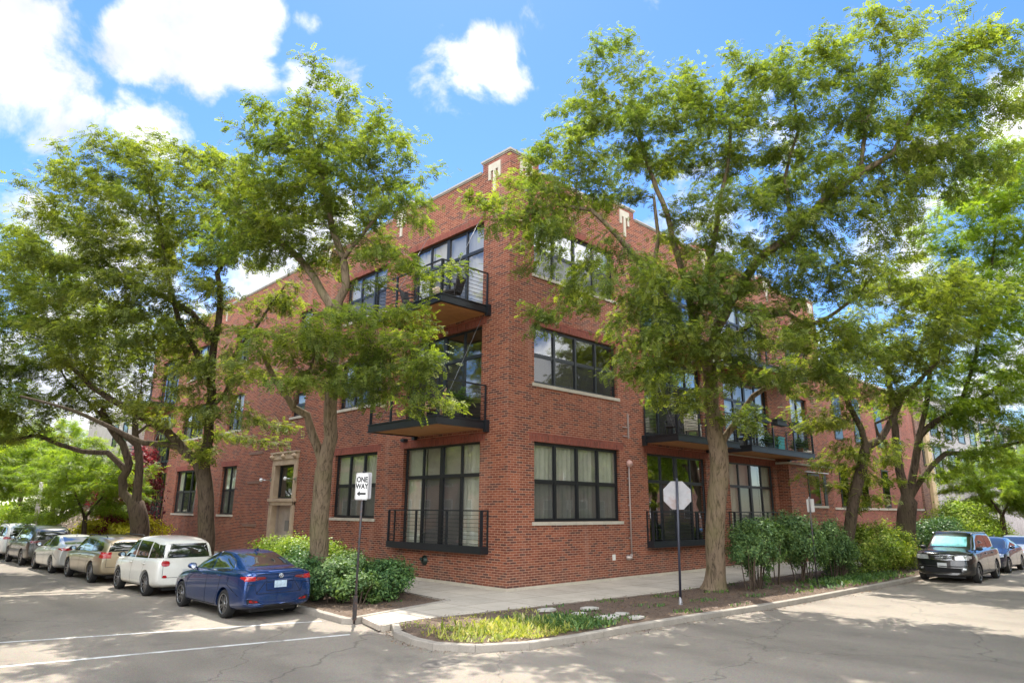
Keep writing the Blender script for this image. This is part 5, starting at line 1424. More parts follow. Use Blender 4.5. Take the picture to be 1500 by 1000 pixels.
def sedan(paint, L_=4.6, W=1.8, H=1.42, deck=1.06):
    k = W / 1.8; h = L_ / 2; z = lambda v: v * H / 1.42
    st = [(h, .60 * k, .62 * k, .24, .62, .52, .4, .66, .69), (h - .2, .80 * k, .80 * k, .19, .70, .64, .46, .76, .79), (h - .75, .89 * k, .87 * k, .17, z(.80), .70, .52, z(.86), z(.89)), (.98, .905 * k, .88 * k, .17, z(.90), .77, .66, z(.95), z(.985)),
          (.62, .905 * k, .885 * k, .17, z(.925), .785, .665, z(1.13), z(1.17)), (.12, .905 * k, .89 * k, .17, z(.94), .79, .60, z(1.345), z(1.405)), (-.4, .905 * k, .89 * k, .17, z(.955), .79, .59, z(1.385), z(1.435)), (-.95, .905 * k, .895 * k, .17, z(.975), .785, .575, z(1.335), z(1.395)),
          (-1.4, .905 * k, .90 * k, .17, z(.99), .77, .61, z(1.175), z(1.23)), (-1.78, .90 * k, .89 * k, .19, z(.995), .72, .64, z(deck - .015), z(deck + .01)), (-h + .22, .87 * k, .85 * k, .24, z(.985), .68, .6, z(deck - .02), z(deck + .005)), (-h + .02, .80 * k, .78 * k, .30, z(.90), .66, .56, z(deck - .05), z(deck - .03)), (-h, .74 * k, .70 * k, .36, z(.82), .60, .5, z(deck - .14), z(deck - .12))]
    return dict(W=W, st=st, paint=paint, front=fr_round(.28, .25), rear=rr_round(.26, .10), r=.325, wx=(1.36, -1.31), wheel='y',
        side_glass=[[(.82, z(.975)), (.10, z(1.315)), (-.18, z(1.345)), (-.20, z(.985))], [(-.28, z(.985)), (-.28, z(1.345)), (-.75, z(1.31)), (-1.18, z(1.19)), (-1.38, z(1.05)), (-1.15, z(1.0))]],
        wind=[(-.62, z(1.0)), (-.53, z(1.33)), (.53, z(1.33)), (.62, z(1.0))], back=[(-.58, z(1.10)), (-.5, z(1.34)), (.5, z(1.34)), (.58, z(1.10))],
        gaps=[(90, [(-.95, z(.9)), (-.98, .4), (-.85, .26)], True), (90, [(.24, z(.97)), (.24, .27)], True), (90, [(1.05, z(.97)), (.98, .62), (.80, .27)], True), (90, [(-.85, .27), (.8, .27)], True), (90, [(1.5, .93), (1.45, .78), (2.05, .55)], True), (0, [(-.7, z(.9)), (-.6, .71), (.6, .71), (.7, z(.9))], False)],
        trim=[(90, [(-.86, z(.965)), (-.10, z(1.33)), (.18, z(1.362)), (.75, z(1.325)), (1.2, z(1.205)), (1.42, z(1.05)), (1.16, z(.985)), (-.86, z(.965))], .024)],
        handles=[(-.05, z(.87)), (-.95, z(.89))], mirror=(.68, z(.93)), plates=[(180, .76, M_plate)], fin=(-.9, z(1.41)))
# blue sedan: sharper rear with a lip on the lid
sp = sedan(paint_mat('deep_blue_paint', (.003, .036, .155), .6, .22), 4.75, 1.86, 1.52); sp['wheel'] = 'y'
sp['tail'] = [(150, [(-1.02, .80), (-1.02, .93), (-.62, .90), (-.62, .80)], M_red), (180, [(.42, .82), (.44, .905), (.76, .925), (.76, .80)], M_red)]
sp['tail'] = [(180, [(.36, .93), (.40, .975), (.60, .98), (.60, .90)], M_redd), (180, [(.615, .895), (.615, .985), (.85, .99), (.85, .885)], M_red), (115, [(.85, 0), (.86, 0), (.87, 0)], M_red)][:2]
sp['extra'] = [('tail_light', 125, [(1.16, .95), (1.18, .985), (1.40, .995), (1.40, .885)], M_red, True), ('reversing_light', 180, [(.47, .925), (.47, .955), (.60, .96), (.60, .93)], M_clear, True), ('reflector', 180, [(.50, .415), (.52, .455), (.74, .47), (.74, .42)], M_redd, True),
    ('bumper_inset', 180, [(-.55, .22), (-.48, .345), (.48, .345), (.55, .22)], M_black, False), ('bumper_inset', 180, [(.46, .385), (.52, .475), (.78, .49), (.78, .38)], M_gap, True), ('plate_recess', 180, [(-.27, .655), (-.30, .86), (.30, .86), (.27, .655)], M_gap, False)]
sp['extra'] = [sp['extra'][3], sp['extra'][4], sp['extra'][0], sp['extra'][1]] + [('reflector', 180, [(.52, .40), (.54, .45), (.72, .465), (.72, .405)], M_red, True)]
sp['gaps'] += [(180, [(-.86, .80), (-.62, .80), (-.56, .60), (.56, .60), (.62, .80), (.86, .80)], False), (180, [(-.36, .98), (-.34, .90), (-.56, .60)], False), (180, [(.36, .98), (.34, .90), (.56, .60)], False), (180, [(-.62, 1.04), (.62, 1.04)], False), (180, [(-.33, .66), (-.34, .85), (.34, .85), (.33, .66), (-.33, .66)], False)]
sp['plates'] = [(180, .80, M_plate)]; car1, P1 = car('glossy deep blue sedan seen from behind, nearest parked car on the left street', (-7.2, 2.75), R(92), sp, 'cars parked along the left kerb')
h, nn = P1.hit(180, 0, .985)
if h:
    b = MB(); x = h.x - .012
    n = 24; ring = [(x, (.052 * math.cos(2 * math.pi * k / n)), .985 + .044 * math.sin(2 * math.pi * k / n)) for k in range(n)]; b.tube(ring + [ring[0]], .008, 6, cap=False)
    b.tube([(x, -.025, .95), (x, -.006, 1.02)], .008, 6); b.tube([(x, .025, .95), (x, .006, 1.02)], .008, 6); b.tube([(x, -.013, .975), (x, .013, .975)], .006, 6)
    b.build('emblem', M_chrome, car1, uv=False)
b = MB(); 
for s in (-1, 1):
    pts = []
    for (u, v) in ((.86, .49), (.70, .50), (.55, .455), (.42, .385), (.2, .365), (0, .36)):
        q, nn = P1.hit(180, u * s, v)
        if q: pts.append(q + nn * .012)
    b.tube(pts, .012, 6)
    b.tube([P1.hit(180, u * s, v)[0] + P1.hit(180, u * s, v)[1] * .01 for (u, v) in ((.83, .40), (.66, .375), (.5, .385), (.44, .40))], .01, 6)
b.build('bumper_trim', sp['paint'], car1, uv=False)
b = MB(); b.tube([P1.hit(180, u, 1.12 - .015 * abs(u))[0] + Vector((-.0, 0, .0)) for u in (-.62, -.4, -.2, 0, .2, .4, .62)], .016, 6); b.build('lid_spoiler', sp['paint'], car1, uv=False)

def suv(paint, L_=4.6, W=1.84, H=1.68, boxy=.5, hood=1.0, roof_end=None, belt=1.02, nose=.85, rearlean=.12, ws0=1.05, box=0.):
    h = L_ / 2; k = W / 1.84; b = belt; e = -h
    st = [(h, .66 * k, .68 * k, .28, nose - .05, .58, .45, nose, nose + .02), (h - .18, .84 * k, .83 * k, .24, nose + .02, .68, .5, nose + .08, nose + .11), (h - .6, .91 * k, .89 * k, .22, hood - .07, .74, .55, hood - .02, hood + .01), (ws0, .925 * k, .90 * k, .22, b - .04, .80, .70, hood + .03, hood + .07),
          (ws0 - .32, .925 * k, .905 * k, .22, b - .02, .81, .71, hood + .24, hood + .29), (ws0 - .75, .925 * k, .905 * k, .22, b, .81, .66, H - .085, H - .03), (ws0 - 1.35, .925 * k, .905 * k, .22, b + .01, .81, .655, H - .06, H + .0), (-.9, .925 * k, .905 * k, .22, b + .02, .81, .65, H - .07, H - .005),
          (e + .75, .925 * k, .905 * k, .22, b + .03, .80, .64, H - .11 + .03 * box, H - .04 + .02 * box), (e + .32 - .1 * box, .90 * k, .885 * k, .25, b + .03, .78, .62 + .03 * box, H - .20 + .09 * box, H - .12 + .07 * box), (e + .06, .85 * k, .85 * k, .30, b - .02, .75, .62, b + .33 + .15 * box, b + .40 + .15 * box), (e, .80 * k, .79 * k, .36, b - .12, .70, .58, b + .16, b + .2)]
    zt = H - .16
    return dict(W=W, st=st, paint=paint, front=fr_round(.22, .12), rear=rr_round(.16, rearlean, .75), r=.345, wx=(L_ * .30, -L_ * .285), wheel='ten', clad=.30,
        side_glass=[[(ws0 - .15, b + .03), (ws0 - .72, zt - .02), (-.12 + ws0 - 1.0, zt + .01), (-.12 + ws0 - 1.0, b + .04)], [(ws0 - 1.2, b + .04), (ws0 - 1.2, zt + .01), (-.98, zt - .01), (-1.02, b + .06)], [(-1.10, b + .065), (-1.07, zt - .015), (e + .62, zt - .07), (e + .38, b + .20), (e + .42, b + .09)]],
        wind=[(-.66, hood + .08), (-.58, H - .13), (.58, H - .13), (.66, hood + .08)], back=[(-.66, b + .08), (-.58, H - .20), (.58, H - .20), (.66, b + .08)],
        gaps=[(90, [(-ws0 + .2, b), (-ws0 + .15, .4), (-ws0 + .22, .30)], True), (90, [(-ws0 + 1.16, b), (-ws0 + 1.16, .3)], True), (90, [(1.0, b), (.95, .75), (.80, .3)], True), (180, [(-.70, b + .05), (-.70, .55), (.70, .55), (.70, b + .05)], False), (0, [(-.76, hood - .06), (-.66, nose), (.66, nose), (.76, hood - .06)], False)],
        trim=[], handles=[(ws0 - 1.05, b - .1), (-.95, b - .09)], mirror=(ws0 - .28, b + .0), plates=[(180, .82, M_plate2)])
cg = 'cars parked along the left kerb'
# white compact people carrier
sp = suv(paint_mat('cream_white_paint', (.70, .68, .62), .0, .35), 4.2, 1.80, 1.70, box=.5, hood=1.06, belt=1.0, nose=.88, ws0=1.2)
sp['clad'] = .27; sp['wheel'] = 'ten'
sp['tail'] = [(157, [(-.34, .86), (-.37, .93), (-.34, 1.0), (-.26, 1.02), (-.16, 1.0), (-.12, .93), (-.16, .86), (-.26, .84)], M_red)]
sp['tail'] = [(180, [(.54, .88), (.52, .95), (.55, 1.01), (.64, 1.03), (.73, 1.01), (.76, .95), (.73, .88), (.64, .86)], M_red)]
sp['extra'] = [('reflector', 180, [(.58, .54), (.57, .58), (.60, .62), (.67, .62), (.70, .58), (.67, .54)], M_red, True), ('rear_quarter_glass', 135, [(.60, 1.10), (.62, 1.46), (.86, 1.46), (.92, 1.10)], M_carglass, True)]
sp['back'] = [(-.72, 1.10), (-.62, 1.50), (.62, 1.50), (.72, 1.10)]; sp['plates'] = [(180, .70, M_plate2)]; sp['mirmat'] = M_black
car('cream white rounded people carrier parked directly ahead of the blue sedan', (-7.38, 8.3), R(92.5), sp, cg)
# beige wagon
sp = suv(paint_mat('champagne_paint', (.34, .28, .19), .6, .3), 4.8, 1.82, 1.58, hood=.98, belt=.98, nose=.84, ws0=1.15)
sp['tail'] = [(180, [(.56, .84), (.56, 1.04), (.80, 1.04), (.80, .84)], M_red)]; sp['extra'] = [('tail_light', 125, [(1.20, .86), (1.20, 1.03), (1.46, 1.04), (1.46, .84)], M_red, True)]
sp['rails'] = (.3, -1.8, .6, 1.57); sp['mirmat'] = M_black
car('champagne beige station wagon with roof rails, third parked car from the corner', (-7.7, 13.5), R(92.5), sp, cg)
sp = sedan(paint_mat('silver_white_paint', (.55, .54, .50), .3, .3), 4.65, 1.8, 1.43, deck=1.10); sp['wheel'] = 'multi'
sp['tail'] = [(180, [(.36, .93), (.40, .98), (.80, .96), (.80, .88), (.55, .87)], M_red)]; sp['extra'] = [('tail_light', 125, [(1.12, .93), (1.12, .965), (1.40, .97), (1.40, .88)], M_red, True)]; sp['mirmat'] = M_black
car('silver white sedan between the beige station wagon and the dark grey crossover', (-8.0, 18.3), R(92.5), sp, cg)
sp = suv(paint_mat('dark_grey_paint', (.07, .068, .062), .6, .3), 4.7, 1.88, 1.72, hood=1.04, belt=1.04, nose=.9)
sp['tail'] = [(180, [(.5, .98), (.5, 1.06), (.82, 1.07), (.82, .96)], M_redd)]; sp['rails'] = (.3, -1.6, .62, 1.71)
car('dark grey crossover parked ahead of the silver white sedan', (-8.2, 23.3), R(92.5), sp, cg)
sp = suv(paint_mat('pure_white_paint', (.74, .74, .73), .0, .3), 4.7, 1.85, 1.70, hood=1.04, belt=1.02, nose=.9)
sp['tail'] = [(180, [(.48, .98), (.5, 1.08), (.84, 1.08), (.84, .96)], M_red)]; sp['rails'] = (.3, -1.7, .62, 1.72); sp['extra'] = [('tail_light', 125, [(1.14, 1.0), (1.14, 1.06), (1.42, 1.08), (1.42, .96)], M_red, True)]
car('white crossover with black roof rails at the far left edge of the photo', (-8.45, 28.4), R(92.5), sp, cg)
# right street
cr = 'cars parked along the right kerb'
sp = suv(paint_mat('black_paint', (.012, .013, .014), .3, .25), 4.85, 2.0, 1.86, hood=1.18, belt=1.13, nose=1.04, box=1., ws0=1.2, rearlean=.04)
sp['wheel'] = 'five'; sp['r'] = .37; sp['windmat'] = M_cargl_see; sp['shade'] = [(-.60, 1.29), (-.54, 1.64), (.54, 1.64), (.60, 1.29)]
sp['head'] = [(0, [(.44, .84), (.44, 1.0), (.86, 1.0), (.86, .84)], M_clear)]
sp['extra'] = [('grille', 0, [(-.42, .82), (-.42, 1.01), (.42, 1.01), (.42, .82)], M_gap, False), ('lower_grille', 0, [(-.6, .38), (-.62, .54), (.62, .54), (.6, .38)], M_gap, False), ('fog_light', 0, [(.66, .48), (.66, .55), (.76, .55), (.76, .48)], M_clear, True), ('headlight', 45, [(-1.05, .86), (-1.05, 1.0), (-.78, .99), (-.78, .90)], M_clear, True)]
sp['plates'] = [(0, .64, M_plate2)]; sp['rails'] = (.5, -1.8, .66, 1.81); sp['railmat'] = M_chrome; sp['mirmat'] = M_black
car8, P8 = car('black off roader facing the camera with a turquoise sunshade behind its windscreen', (17.75, -7.85), R(180), sp, cr)
b = MB()
for z in (.855, .915, .975): b.tube([P8.hit(0, u, z)[0] + Vector((.02, 0, 0)) for u in (-.40, -.2, 0, .2, .40)], .016, 6)
b.tube([P8.hit(0, u, v)[0] + Vector((.025, 0, 0)) for (u, v) in ((-.42, .83), (-.44, 1.0), (0, 1.015), (.44, 1.0), (.42, .83), (0, .82), (-.42, .83))], .014, 6)
x = P8.hit(0, 0, .92)[0].x + .03
b.tube([(x, -.05, .86), (x, -.04, .96)], .012, 6); b.tube([(x, .05, .86), (x, .04, .96)], .012, 6); b.tube([(x, -.045, .905), (x, .045, .905)], .012, 6)
b.build('chrome_grille_bars', M_chrome, car8, uv=False)
b = MB(); b.tube([P8.hit(0, u, .60 if abs(u) < .7 else .62)[0] + Vector((.01, 0, 0)) for u in (-.8, -.5, 0, .5, .8)], .02, 6); b.build('bumper_strip', M_black, car8, uv=False)
sp = sedan(paint_mat('midnight_blue_paint', (.03, .04, .075), .5, .25), 4.5, 1.78, 1.50, deck=1.1); sp['wheel'] = 'ten'
sp['head'] = [(0, [(.42, .66), (.44, .76), (.78, .80), (.78, .68)], M_clear), (45, [(-1.0, .70), (-1.0, .79), (-.72, .82), (-.72, .74)], M_clear)]; sp['extra'] = [('grille', 0, [(-.35, .62), (-.4, .72), (.4, .72), (.35, .62)], M_gap, False), ('lower_grille', 0, [(-.5, .3), (-.5, .42), (.5, .42), (.5, .3)], M_gap, False)]; sp['plates'] = [(0, .52, M_plate2)]
car('midnight blue sedan parked behind the black off roader', (23.9, -7.75), R(180), sp, cr)
sp = sedan(paint_mat('light_silver_paint', (.42, .42, .40), .6, .3), 4.7, 1.82, 1.45); sp['wheel'] = 'multi'
sp['head'] = [(0, [(.42, .64), (.44, .76), (.78, .78), (.78, .66)], M_clear), (45, [(-1.0, .70), (-1.0, .79), (-.72, .82), (-.72, .74)], M_amber)]; sp['plates'] = [(0, .52, M_plate2)]
car('light silver sedan cut by the right edge of the photo', (29.6, -7.75), R(180), sp, cr)
# ================================================================== signs, poles, balcony things, neighbours
M_pole = mat('dark_pole', (.035, .033, .036), rough=.5, var=.3, scale=8, dirt=((.12, .05, .03), 10.))
M_sign = mat('sign_white', (.72, .70, .68), rough=.45, var=.08)
M_alu = mat('sign_back', (.34, .33, .34), rough=.42, metal=.35, var=.25, scale=4, dirt=((.27, .21, .20), 3.))
def font_mesh(txt, size, name, m, parent, loc, rot, ext=.002):
    cu = bpy.data.curves.new('txt', 'FONT'); cu.body = txt; cu.size = size; cu.align_x = 'CENTER'; cu.extrude = ext; cu.offset = .0055
    o = bpy.data.objects.new('txt', cu); COL.objects.link(o)
    dg = bpy.context.evaluated_depsgraph_get(); dg.update(); me = bpy.data.meshes.new_from_object(o.evaluated_get(dg)); bpy.data.objects.remove(o)
    me.materials.clear(); me.materials.append(m); q = link(name, me, parent); q.location = loc; q.rotation_euler = rot; return q
def height_at(b, py):
    lo, hi = 0., 8.
    for _ in range(40):
        z = (lo + hi) / 2; q = Vector((b.x, b.y, z)) - CAMP; yy = 500 - F * q.dot(UP) / q.dot(FWD)
        if yy > py: lo = z
        else: hi = z
    return z
# ONE WAY sign
b0 = at(519, 906, z=0)
s1 = empty('street_sign', b0, 0, 'rectangular white ONE WAY sign with a left arrow on a dark post at the corner', 'street sign')
tp = Vector((.01, -.01, height_at(b0, 689)))
m = MB(); m.tube([(0, 0, -.1), tp * .5 + Vector((.0, 0, 0)), tp], .028, 8); m.build('post', M_pole, s1)
m = MB(); m.box(-.035, .035, -.035, .035, -.02, .5); m.build('post_sleeve', M_pole, s1)
th = math.atan2(CAMP.x - b0.x, -(CAMP.y - b0.y)); face = R(-42)       # turned to the junction
sg_ = empty('x', (0, 0, 0)); bpy.data.objects.remove(sg_)
def plate(w, h, cz, parent, m, off=.05, rad=.03, nm='sign_plate', rz=face, cx=0, base=None):
    b = MB(); pts = []
    for (sx, sy, a0) in ((1, 1, 0), (-1, 1, 90), (-1, -1, 180), (1, -1, 270)):
        for k in range(4):
            a = R(a0 + k * 30); pts.append((cx + sx * (w / 2 - rad) + rad * math.cos(a), -off, sy * (h / 2 - rad) + rad * math.sin(a)))
    b.prism(pts, (0, .004, 0)); o = b.build(nm, m, parent); o.location = base or (0, 0, cz); o.rotation_euler = (0, 0, rz); return o
c = Vector((0, 0, height_at(b0, 712)))
pw, ph = .30, .62
pl1 = plate(pw, ph, c.z, s1, M_sign, base=(c.x, c.y, c.z))
M_blk = mat('sign_black', (.012, .012, .013), rough=.5)
fr = MB()
for (x0, x1, z0, z1) in ((-pw / 2 + .012, pw / 2 - .012, ph / 2 - .02, ph / 2 - .012), (-pw / 2 + .012, pw / 2 - .012, -ph / 2 + .012, -ph / 2 + .02), (-pw / 2 + .012, -pw / 2 + .02, -ph / 2 + .02, ph / 2 - .02), (pw / 2 - .02, pw / 2 - .012, -ph / 2 + .02, ph / 2 - .02)): fr.box(x0, x1, -.053, -.051, z0, z1)
fr.prism([(-.115, -.054, -.17), (-.04, -.054, -.105), (-.04, -.054, -.145), (.10, -.054, -.145), (.10, -.054, -.195), (-.04, -.054, -.195), (-.04, -.054, -.235)], (0, .003, 0))
fr.build('arrow_and_border', M_blk, pl1)
for (t, z) in (('ONE', .10), ('WAY', -.055)):
    q = font_mesh(t, .155, 'lettering', M_blk, pl1, (0, -.053, z), (R(90), 0, 0)); q.scale = (.78, 1.12, 1)
m = MB(); m.tube([(0, -.03, .12), (0, .03, .12)], .02, 8); m.build('bolt', M_alu, pl1)
pl2 = plate(.30, .62, 0, s1, M_alu, off=-.05, nm='rear_plate', base=(c.x + .045, c.y - .04, c.z + .02), rz=face + R(6))
# stop sign from behind
b1 = at(997, 885, z=0)
s2 = empty('stop_sign', b1, 0, 'octagonal stop sign seen from its bare grey back on a dark blue post', 'street sign')
tp = Vector((.05, -.05, height_at(b1, 700)))
m = MB(); m.tube([(0, 0, -.1), tp], .034, 8); m.build('post', mat('navy_post', (.025, .028, .045), rough=.45, var=.2), s2)
ps = MB(); ps.lathe([(.06, 0), (.05, .1), (.03, .2)], (0, 0, 0), 8); ps.build('post_foot', M_alu, s2)
c = Vector((.05, -.05, height_at(b1, 725))); o8 = MB(); Rr_ = .415
o8.prism([(Rr_ * math.cos(R(22.5 + 45 * k)), .045, Rr_ * math.sin(R(22.5 + 45 * k))) for k in range(8)], (0, .004, 0))
po = o8.build('sign_plate', M_alu, s2); po.location = c; po.rotation_euler = (0, 0, R(-44))
o8 = MB(); o8.prism([(Rr_ * .985 * math.cos(R(22.5 + 45 * k)), .0495, Rr_ * .985 * math.sin(R(22.5 + 45 * k))) for k in range(8)], (0, .002, 0)); o8.build('sign_face', mat('stop_red', (.4, .02, .02), rough=.4), po)
# thin parking sign post among the right shrubs
b2_ = at(1197, 852, y=-5.5); b2_.z = 0
s3 = empty('parking_sign', b2_, 0, 'thin dark post with a narrow sign seen edge on among the right shrubs', 'street sign')
m = MB(); m.tube([(0, 0, -.1), (0, 0, 2.95)], .028, 8); m.build('post', M_pole, s3)
pq = plate(.3, .45, 2.65, s3, M_sign, rz=R(75)); 
# leaning white pole far left
pA = at(51, 772, dist=48); pB = at(61, 706, dist=48)
pA.z = -.1; s4 = empty('utility_pole', pA, 0, 'pale leaning pole above the parked cars at the far left', 'pole')
m = MB(); m.tube([(0, 0, 0), (pB - pA) * 1.0], [.16, .12], 10); m.build('pole_shaft', mat('pale_wood', (.5, .47, .42), rough=.8, var=.3), s4)
m = MB(); m.box(-.2, .2, -.2, .2, 0, .25); m.build('pole_base', M_kerb, s4)
# ---- balcony furniture
M_wick = mat('dark_wicker', (.03, .028, .03), rough=.7, var=.5, scale=30, bump=.8, bscale=80)
M_slat = mat('teak', (.35, .22, .11), rough=.6, var=.3, scale=8)
def chair(label, x, y, z, rz, m, wood=False, group='balcony chairs'):
    t = empty('balcony_chair', (x, y, z), rz, label, 'chair', group)
    s = MB(); s.box(-.27, .27, -.27, .27, .36, .42); s.build('seat', m, t)
    b = MB()
    if wood:
        for k in range(6): b.box(-.28 - .02 * k, -.25 - .02 * k, -.25, .25, .45 + k * .1, .53 + k * .1)
        b.build('backrest', m, t)
        a = MB(); a.tube([(-.26, -.27, 0), (-.42, -.27, 1.08)], .02, 6); a.tube([(-.26, .27, 0), (-.42, .27, 1.08)], .02, 6); a.build('back_frame', m, t)
    else:
        b.prism([(-.24, -.30, .40), (-.38, -.36, .95), (-.38, .36, .95), (-.24, .30, .40)], (-.05, 0, 0)); b.build('backrest', m, t)
    for sy in (-1, 1):
        a = MB(); a.box(-.26, .26, sy * .29 - .03, sy * .29 + .03, .58, .62); a.build('armrest', m, t)
        for sx in (-1, 1): l = MB(); l.tube([(sx * .25, sy * .28, .005), (sx * .25, sy * .28, .58)], .02, 6); l.build('leg', m, t)
    return t
def planter(label, x, y, z, plant=True, seed=1, r=.17, h=.32, cm=None):
    t = empty('flower_pot', (x, y, z), 0, label, 'planter', 'potted plants on the balconies')
    m = MB(); m.lathe([(0, 0), (r * .7, 0), (r, h), (r * .9, h), (r * .85, h - .03), (0, h - .03)], n=18); m.build('pot', cm or mat('terracotta', (.42, .16, .08), rough=.8), t)
    if plant:
        g = np.random.default_rng(seed); n = 160
        P = g.normal(0, 1, (n, 3)) * np.array([.07, .07, .06]) + np.array([0, 0, h + .12]); D = P - np.array([0, 0, h - .1]); D /= np.linalg.norm(D, axis=1)[:, None]
        fronds('plant', P, D, M_shrub, t, g, 1.1, FTL, droop=.3)
    return t
z3, z2_ = 9.34, 5.31
chair('dark wicker armchair on the third floor corner balcony', -1.15, 1.75, z3, R(120), M_wick)
chair('dark wicker armchair at the left end of the third floor corner balcony', -1.2, 3.9, z3, R(-60), M_wick)
planter('round tan pot at the outer corner of the third floor corner balcony', -1.8, 1.6, z3, False, cm=mat('tan_pot', (.5, .38, .27), rough=.7), r=.2, h=.35)
chair('slatted wooden folding chair on the second floor corner balcony', -1.3, 2.3, z2_, R(140), M_slat, True)
chair('dark wicker armchair behind the wooden chair on the second floor corner balcony', -1.0, 3.4, z2_, R(100), M_wick)
planter('leafy green potted fern beside the wall on the second floor corner balcony', -.85, 1.5, z2_, True, 5, r=.2, h=.55, cm=M_wick)
chair('rounded dark wicker chair on the first right balcony above the tall door window', 8.3, -.9, z2_, R(200), M_wick)
chair('cream metal chair on the first right balcony near the straight tree', 9.9, -.8, z2_, R(20), mat('cream_metal', (.6, .55, .45), rough=.4), True)
chair('dark chair on the second right balcony behind the tree trunk', 14.6, -.7, z2_, R(150), M_wick)
for k, (x, lab) in enumerate(((14.9, 'long dark planter box on the second right balcony rail, nearest the straight tree'), (16.7, 'long dark planter box in the middle of the second right balcony rail'), (18.5, 'long dark planter box on the second right balcony rail, third from the tree'), (19.9, 'long dark planter box at the far end of the second right balcony rail'))):
    t = empty('planter_box', (x, -1.45, z2_ + 1.1), 0, lab, 'planter', 'planter boxes on the balcony rail')
    m = MB(); m.prism([(-.5, -.13, .02), (.5, -.13, .02), (.5, .13, .02), (-.5, .13, .02)], (0, 0, .24)); m.box(-.53, .53, -.16, .16, .26, .29); m.build('box', mat('black_box', (.02, .022, .02), rough=.6), t)
    g = np.random.default_rng(50 + k); P = np.stack([g.uniform(-.45, .45, 90), g.uniform(-.1, .1, 90), g.uniform(.28, .36, 90)], 1); D = g.normal(0, .5, (90, 3)) + np.array([0, 0, .8])
    fronds('plant', P, D, M_shrub, t, g, .7, FT, droop=.2)
t = empty('storage_bin', (17.6, -.8, z2_), 0, 'teal plastic storage bin on the second right balcony', 'bin')
m = MB(); m.box(-.35, .35, -.25, .25, 0, .62); m.build('bin_body', mat('teal_plastic', (.03, .28, .28), rough=.4), t); m = MB(); m.box(-.38, .38, -.28, .28, .62, .68); m.build('lid', mat('teal_plastic', (.03, .28, .28)), t)
planter('terracotta pot with a plant at the far end of the second right balcony', 19.6, -1.1, z2_, True, 8)
planter('small blue grey pot beside the teal bin on the second right balcony', 16.5, -1.0, z2_, True, 9, cm=mat('blue_pot', (.10, .14, .18), rough=.5))
# ---- neighbours
def simple_house(name, label, x0, x1, y0, y1, h, wallm, wins_, winm, roofm=None, roof=1.0, group=None, sill=None):
    t = empty(name, ((x0 + x1) / 2, (y0 + y1) / 2, 0), 0, label, 'building', group); ox, oy = (x0 + x1) / 2, (y0 + y1) / 2
    m = MB(); m.box(x0 - ox, x1 - ox, y0 - oy, y1 - oy, -.2, h); m.build('wall', wallm, t)
    m = MB(); m.box(x0 - ox - .15, x1 - ox + .15, y0 - oy - .15, y1 - oy + .15, h, h + roof * .3); m.build('roof', roofm or M_copmetal, t)
    for (face_, a0, a1, z0, z1) in wins_:
        f = MB(); g = MB()
        def bx(M_, a, b, c, d, o0, o1):
            if face_ == 'S': M_.box(a - ox, b - ox, y0 - oy - o1, y0 - oy - o0, c, d)
            elif face_ == 'N': M_.box(a - ox, b - ox, y1 - oy + o0, y1 - oy + o1, c, d)
            elif face_ == 'E': M_.box(x1 - ox + o0, x1 - ox + o1, a - oy, b - oy, c, d)
            else: M_.box(x0 - ox - o1, x0 - ox - o0, a - oy, b - oy, c, d)
        bx(f, a0 - .08, a1 + .08, z0 - .08, z0, -.05, .06); bx(f, a0 - .08, a1 + .08, z1, z1 + .08, -.05, .06); bx(f, a0 - .08, a0, z0, z1, -.05, .06); bx(f, a1, a1 + .08, z0, z1, -.05, .06); bx(f, a0, a1, (z0 + z1) / 2 - .03, (z0 + z1) / 2 + .03, -.05, .05)
        w_ = f.build('window', winm, t); bx(g, a0, a1, z0, z1, -.02, .02); g.build('pane', glass_dk, w_)
    return t
glass_dk = mat('neighbour_glass', (.03, .04, .045), rough=.12, spec=.5)
M_whiteb = brick_mat('white_brick', [(.46, .42, .40), (.50, .46, .43), (.54, .50, .47), (.58, .54, .50)], (.40, .36, .34), (.36, .33, .31), darkf=.15)
M_brownb = brick_mat('brown_brick', [(.14, .06, .04), (.18, .08, .05), (.21, .10, .065), (.24, .12, .08)], (.09, .04, .03), (.28, .2, .16))
ws = [('S', 47.5 + k * 4.2, 49.6 + k * 4.2, z, z + 2.4) for k in range(9) for z in (5.2, 8.6)] + [('S', 50.5, 51.1, 2.2, 3.3), ('S', 58.0, 58.6, 2.2, 3.3), ('S', 66, 69, .0, 3.2)]
simple_house('white_brick_building', 'pale painted brick building with dark windows at the far right', 46.4, 86, 0, 20, 11.6, M_whiteb, ws, M_frame)
simple_house('brown_brick_building', 'narrow brown brick wall between the red buildings and the pale brick building', 43.1, 46.38, -.1, 20, 11.5, M_brownb, [('S', 44.2, 44.9, 6, 8)], M_frame)
t = empty('stone_pier', (45.2, -.22, 0), 0, 'tall tan stone pier on the brown brick wall', 'pier'); m = MB(); m.box(-.5, .5, -.12, .11, -.1, 9.2); m.build('shaft', mat('tan_stone', (.55, .40, .22), rough=.8, var=.2), t); m = MB(); m.box(-.6, .6, -.2, .11, 9.2, 9.6); m.build('cap', M_stone, t)
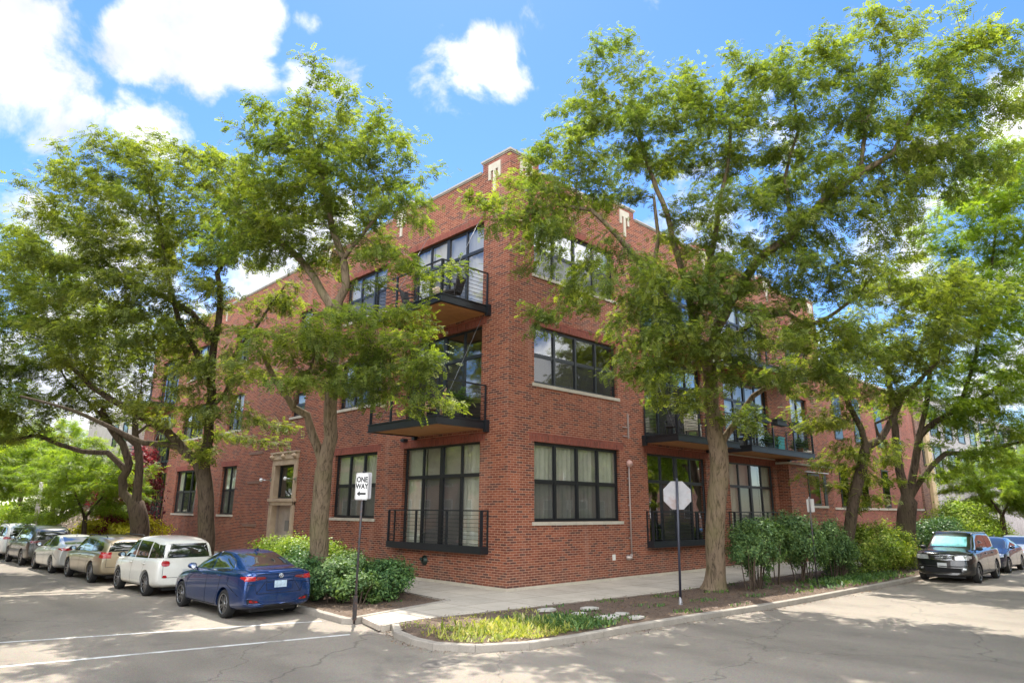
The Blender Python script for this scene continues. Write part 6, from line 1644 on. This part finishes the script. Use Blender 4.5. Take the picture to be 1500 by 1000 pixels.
# grey townhouse with a stair beyond the left facade
th_ = simple_house('townhouse', 'grey stone townhouse beyond the end of the left facade', 1.0, 16, 46.5, 62, 10.5, mat('grey_stone', (.40, .36, .31), rough=.9, var=.3, scale=1, bump=.4), [('W', 48, 49.3, 4.2, 6.4), ('W', 51, 52.3, 4.2, 6.4), ('W', 48, 49.3, 7.6, 9.4), ('W', 51, 52.3, 7.6, 9.4), ('S', 3, 4.4, 4.2, 6.4), ('S', 3, 4.4, 7.6, 9.4)], M_frame)
for k, (y0, lab) in enumerate(((44.8, 'stone entrance stair nearest the end of the red brick facade'), (50.2, 'farther stone entrance stair of the grey townhouse'))):
    t = empty('entrance_stair', (-1.5, y0, 0), 0, lab, 'stairs', 'stairs of the townhouse')
    m = MB()
    for i in range(11): m.box(-2.4 + i * .34, 2.5, -.9, .9, i * .2 - .1, i * .2 + .1)
    m.build('steps', M_stone, t)
    for s in (-1, 1):
        m = MB(); m.prism([(-2.7, s * 1.0 - .1, 0), (2.5, s * 1.0 - .1, 0), (2.5, s * 1.0 - .1, 3.1), (1.6, s * 1.0 - .1, 3.1), (-2.7, s * 1.0 - .1, .55)], (0, .2, 0)); m.build('stair_wall', mat('sand_stone', (.50, .41, .32), rough=.85, var=.25, scale=2), t)
# houses closing both streets
ww = lambda f, a, n, zs, st=3.2, w_=1.3: [(f, a + k * st, a + k * st + w_, z, z + 1.9) for k in range(n) for z in zs]
simple_house('rowhouse', 'red brick rowhouse far down the left street', 7, 20, 70, 94, 10, M_brick2, ww('W', 71, 7, (1.5, 5, 8)), M_sign)
simple_house('rowhouse', 'brown brick rowhouse far down the other side of the left street', -64, -50, 80, 116, 10, M_brownb, ww('E', 82, 9, (1.5, 5)), M_sign)
op = 'houses across the streets behind the camera'
simple_house('rowhouse', 'orange brick house across the left street facing the corner windows', -46, -34, -4, 80, 10.5, brick_mat('orange_brick', [(.34, .13, .07), (.4, .16, .08), (.44, .19, .10), (.48, .22, .12)], (.2, .09, .05), (.42, .3, .22)), ww('E', -2, 25, (1.5, 5, 8.2)), M_sign, group=op)
simple_house('rowhouse', 'brown brick house across the right street facing the tall door windows', -2, 84, -46, -35, 10.5, M_brownb, ww('N', 0, 25, (1.5, 5, 8.2)), M_sign, group=op)
simple_house('rowhouse', 'pale brick house far down the right street', 94, 112, -2, 16, 12, M_whiteb, ww('S', 96, 4, (1.5, 5, 8.5)) + ww('W', 0, 4, (1.5, 5, 8.5)), M_frame)
simple_house('rowhouse', 'red brick house on the far side of the right street', 90, 130, -30, -18, 10, M_brick2, ww('N', 92, 10, (1.5, 5)) + ww('W', -28, 2, (1.5, 5)), M_sign)
for zz in (-.2, .2):
    m = MB(); m.tube([(0, -.02, zz), (0, .052, zz)], .018, 8); bo_ = m.build('bolt', M_alu, po)
# galvanised bracket of the parking sign and dark bollard-like hydrant cap at the shrubs
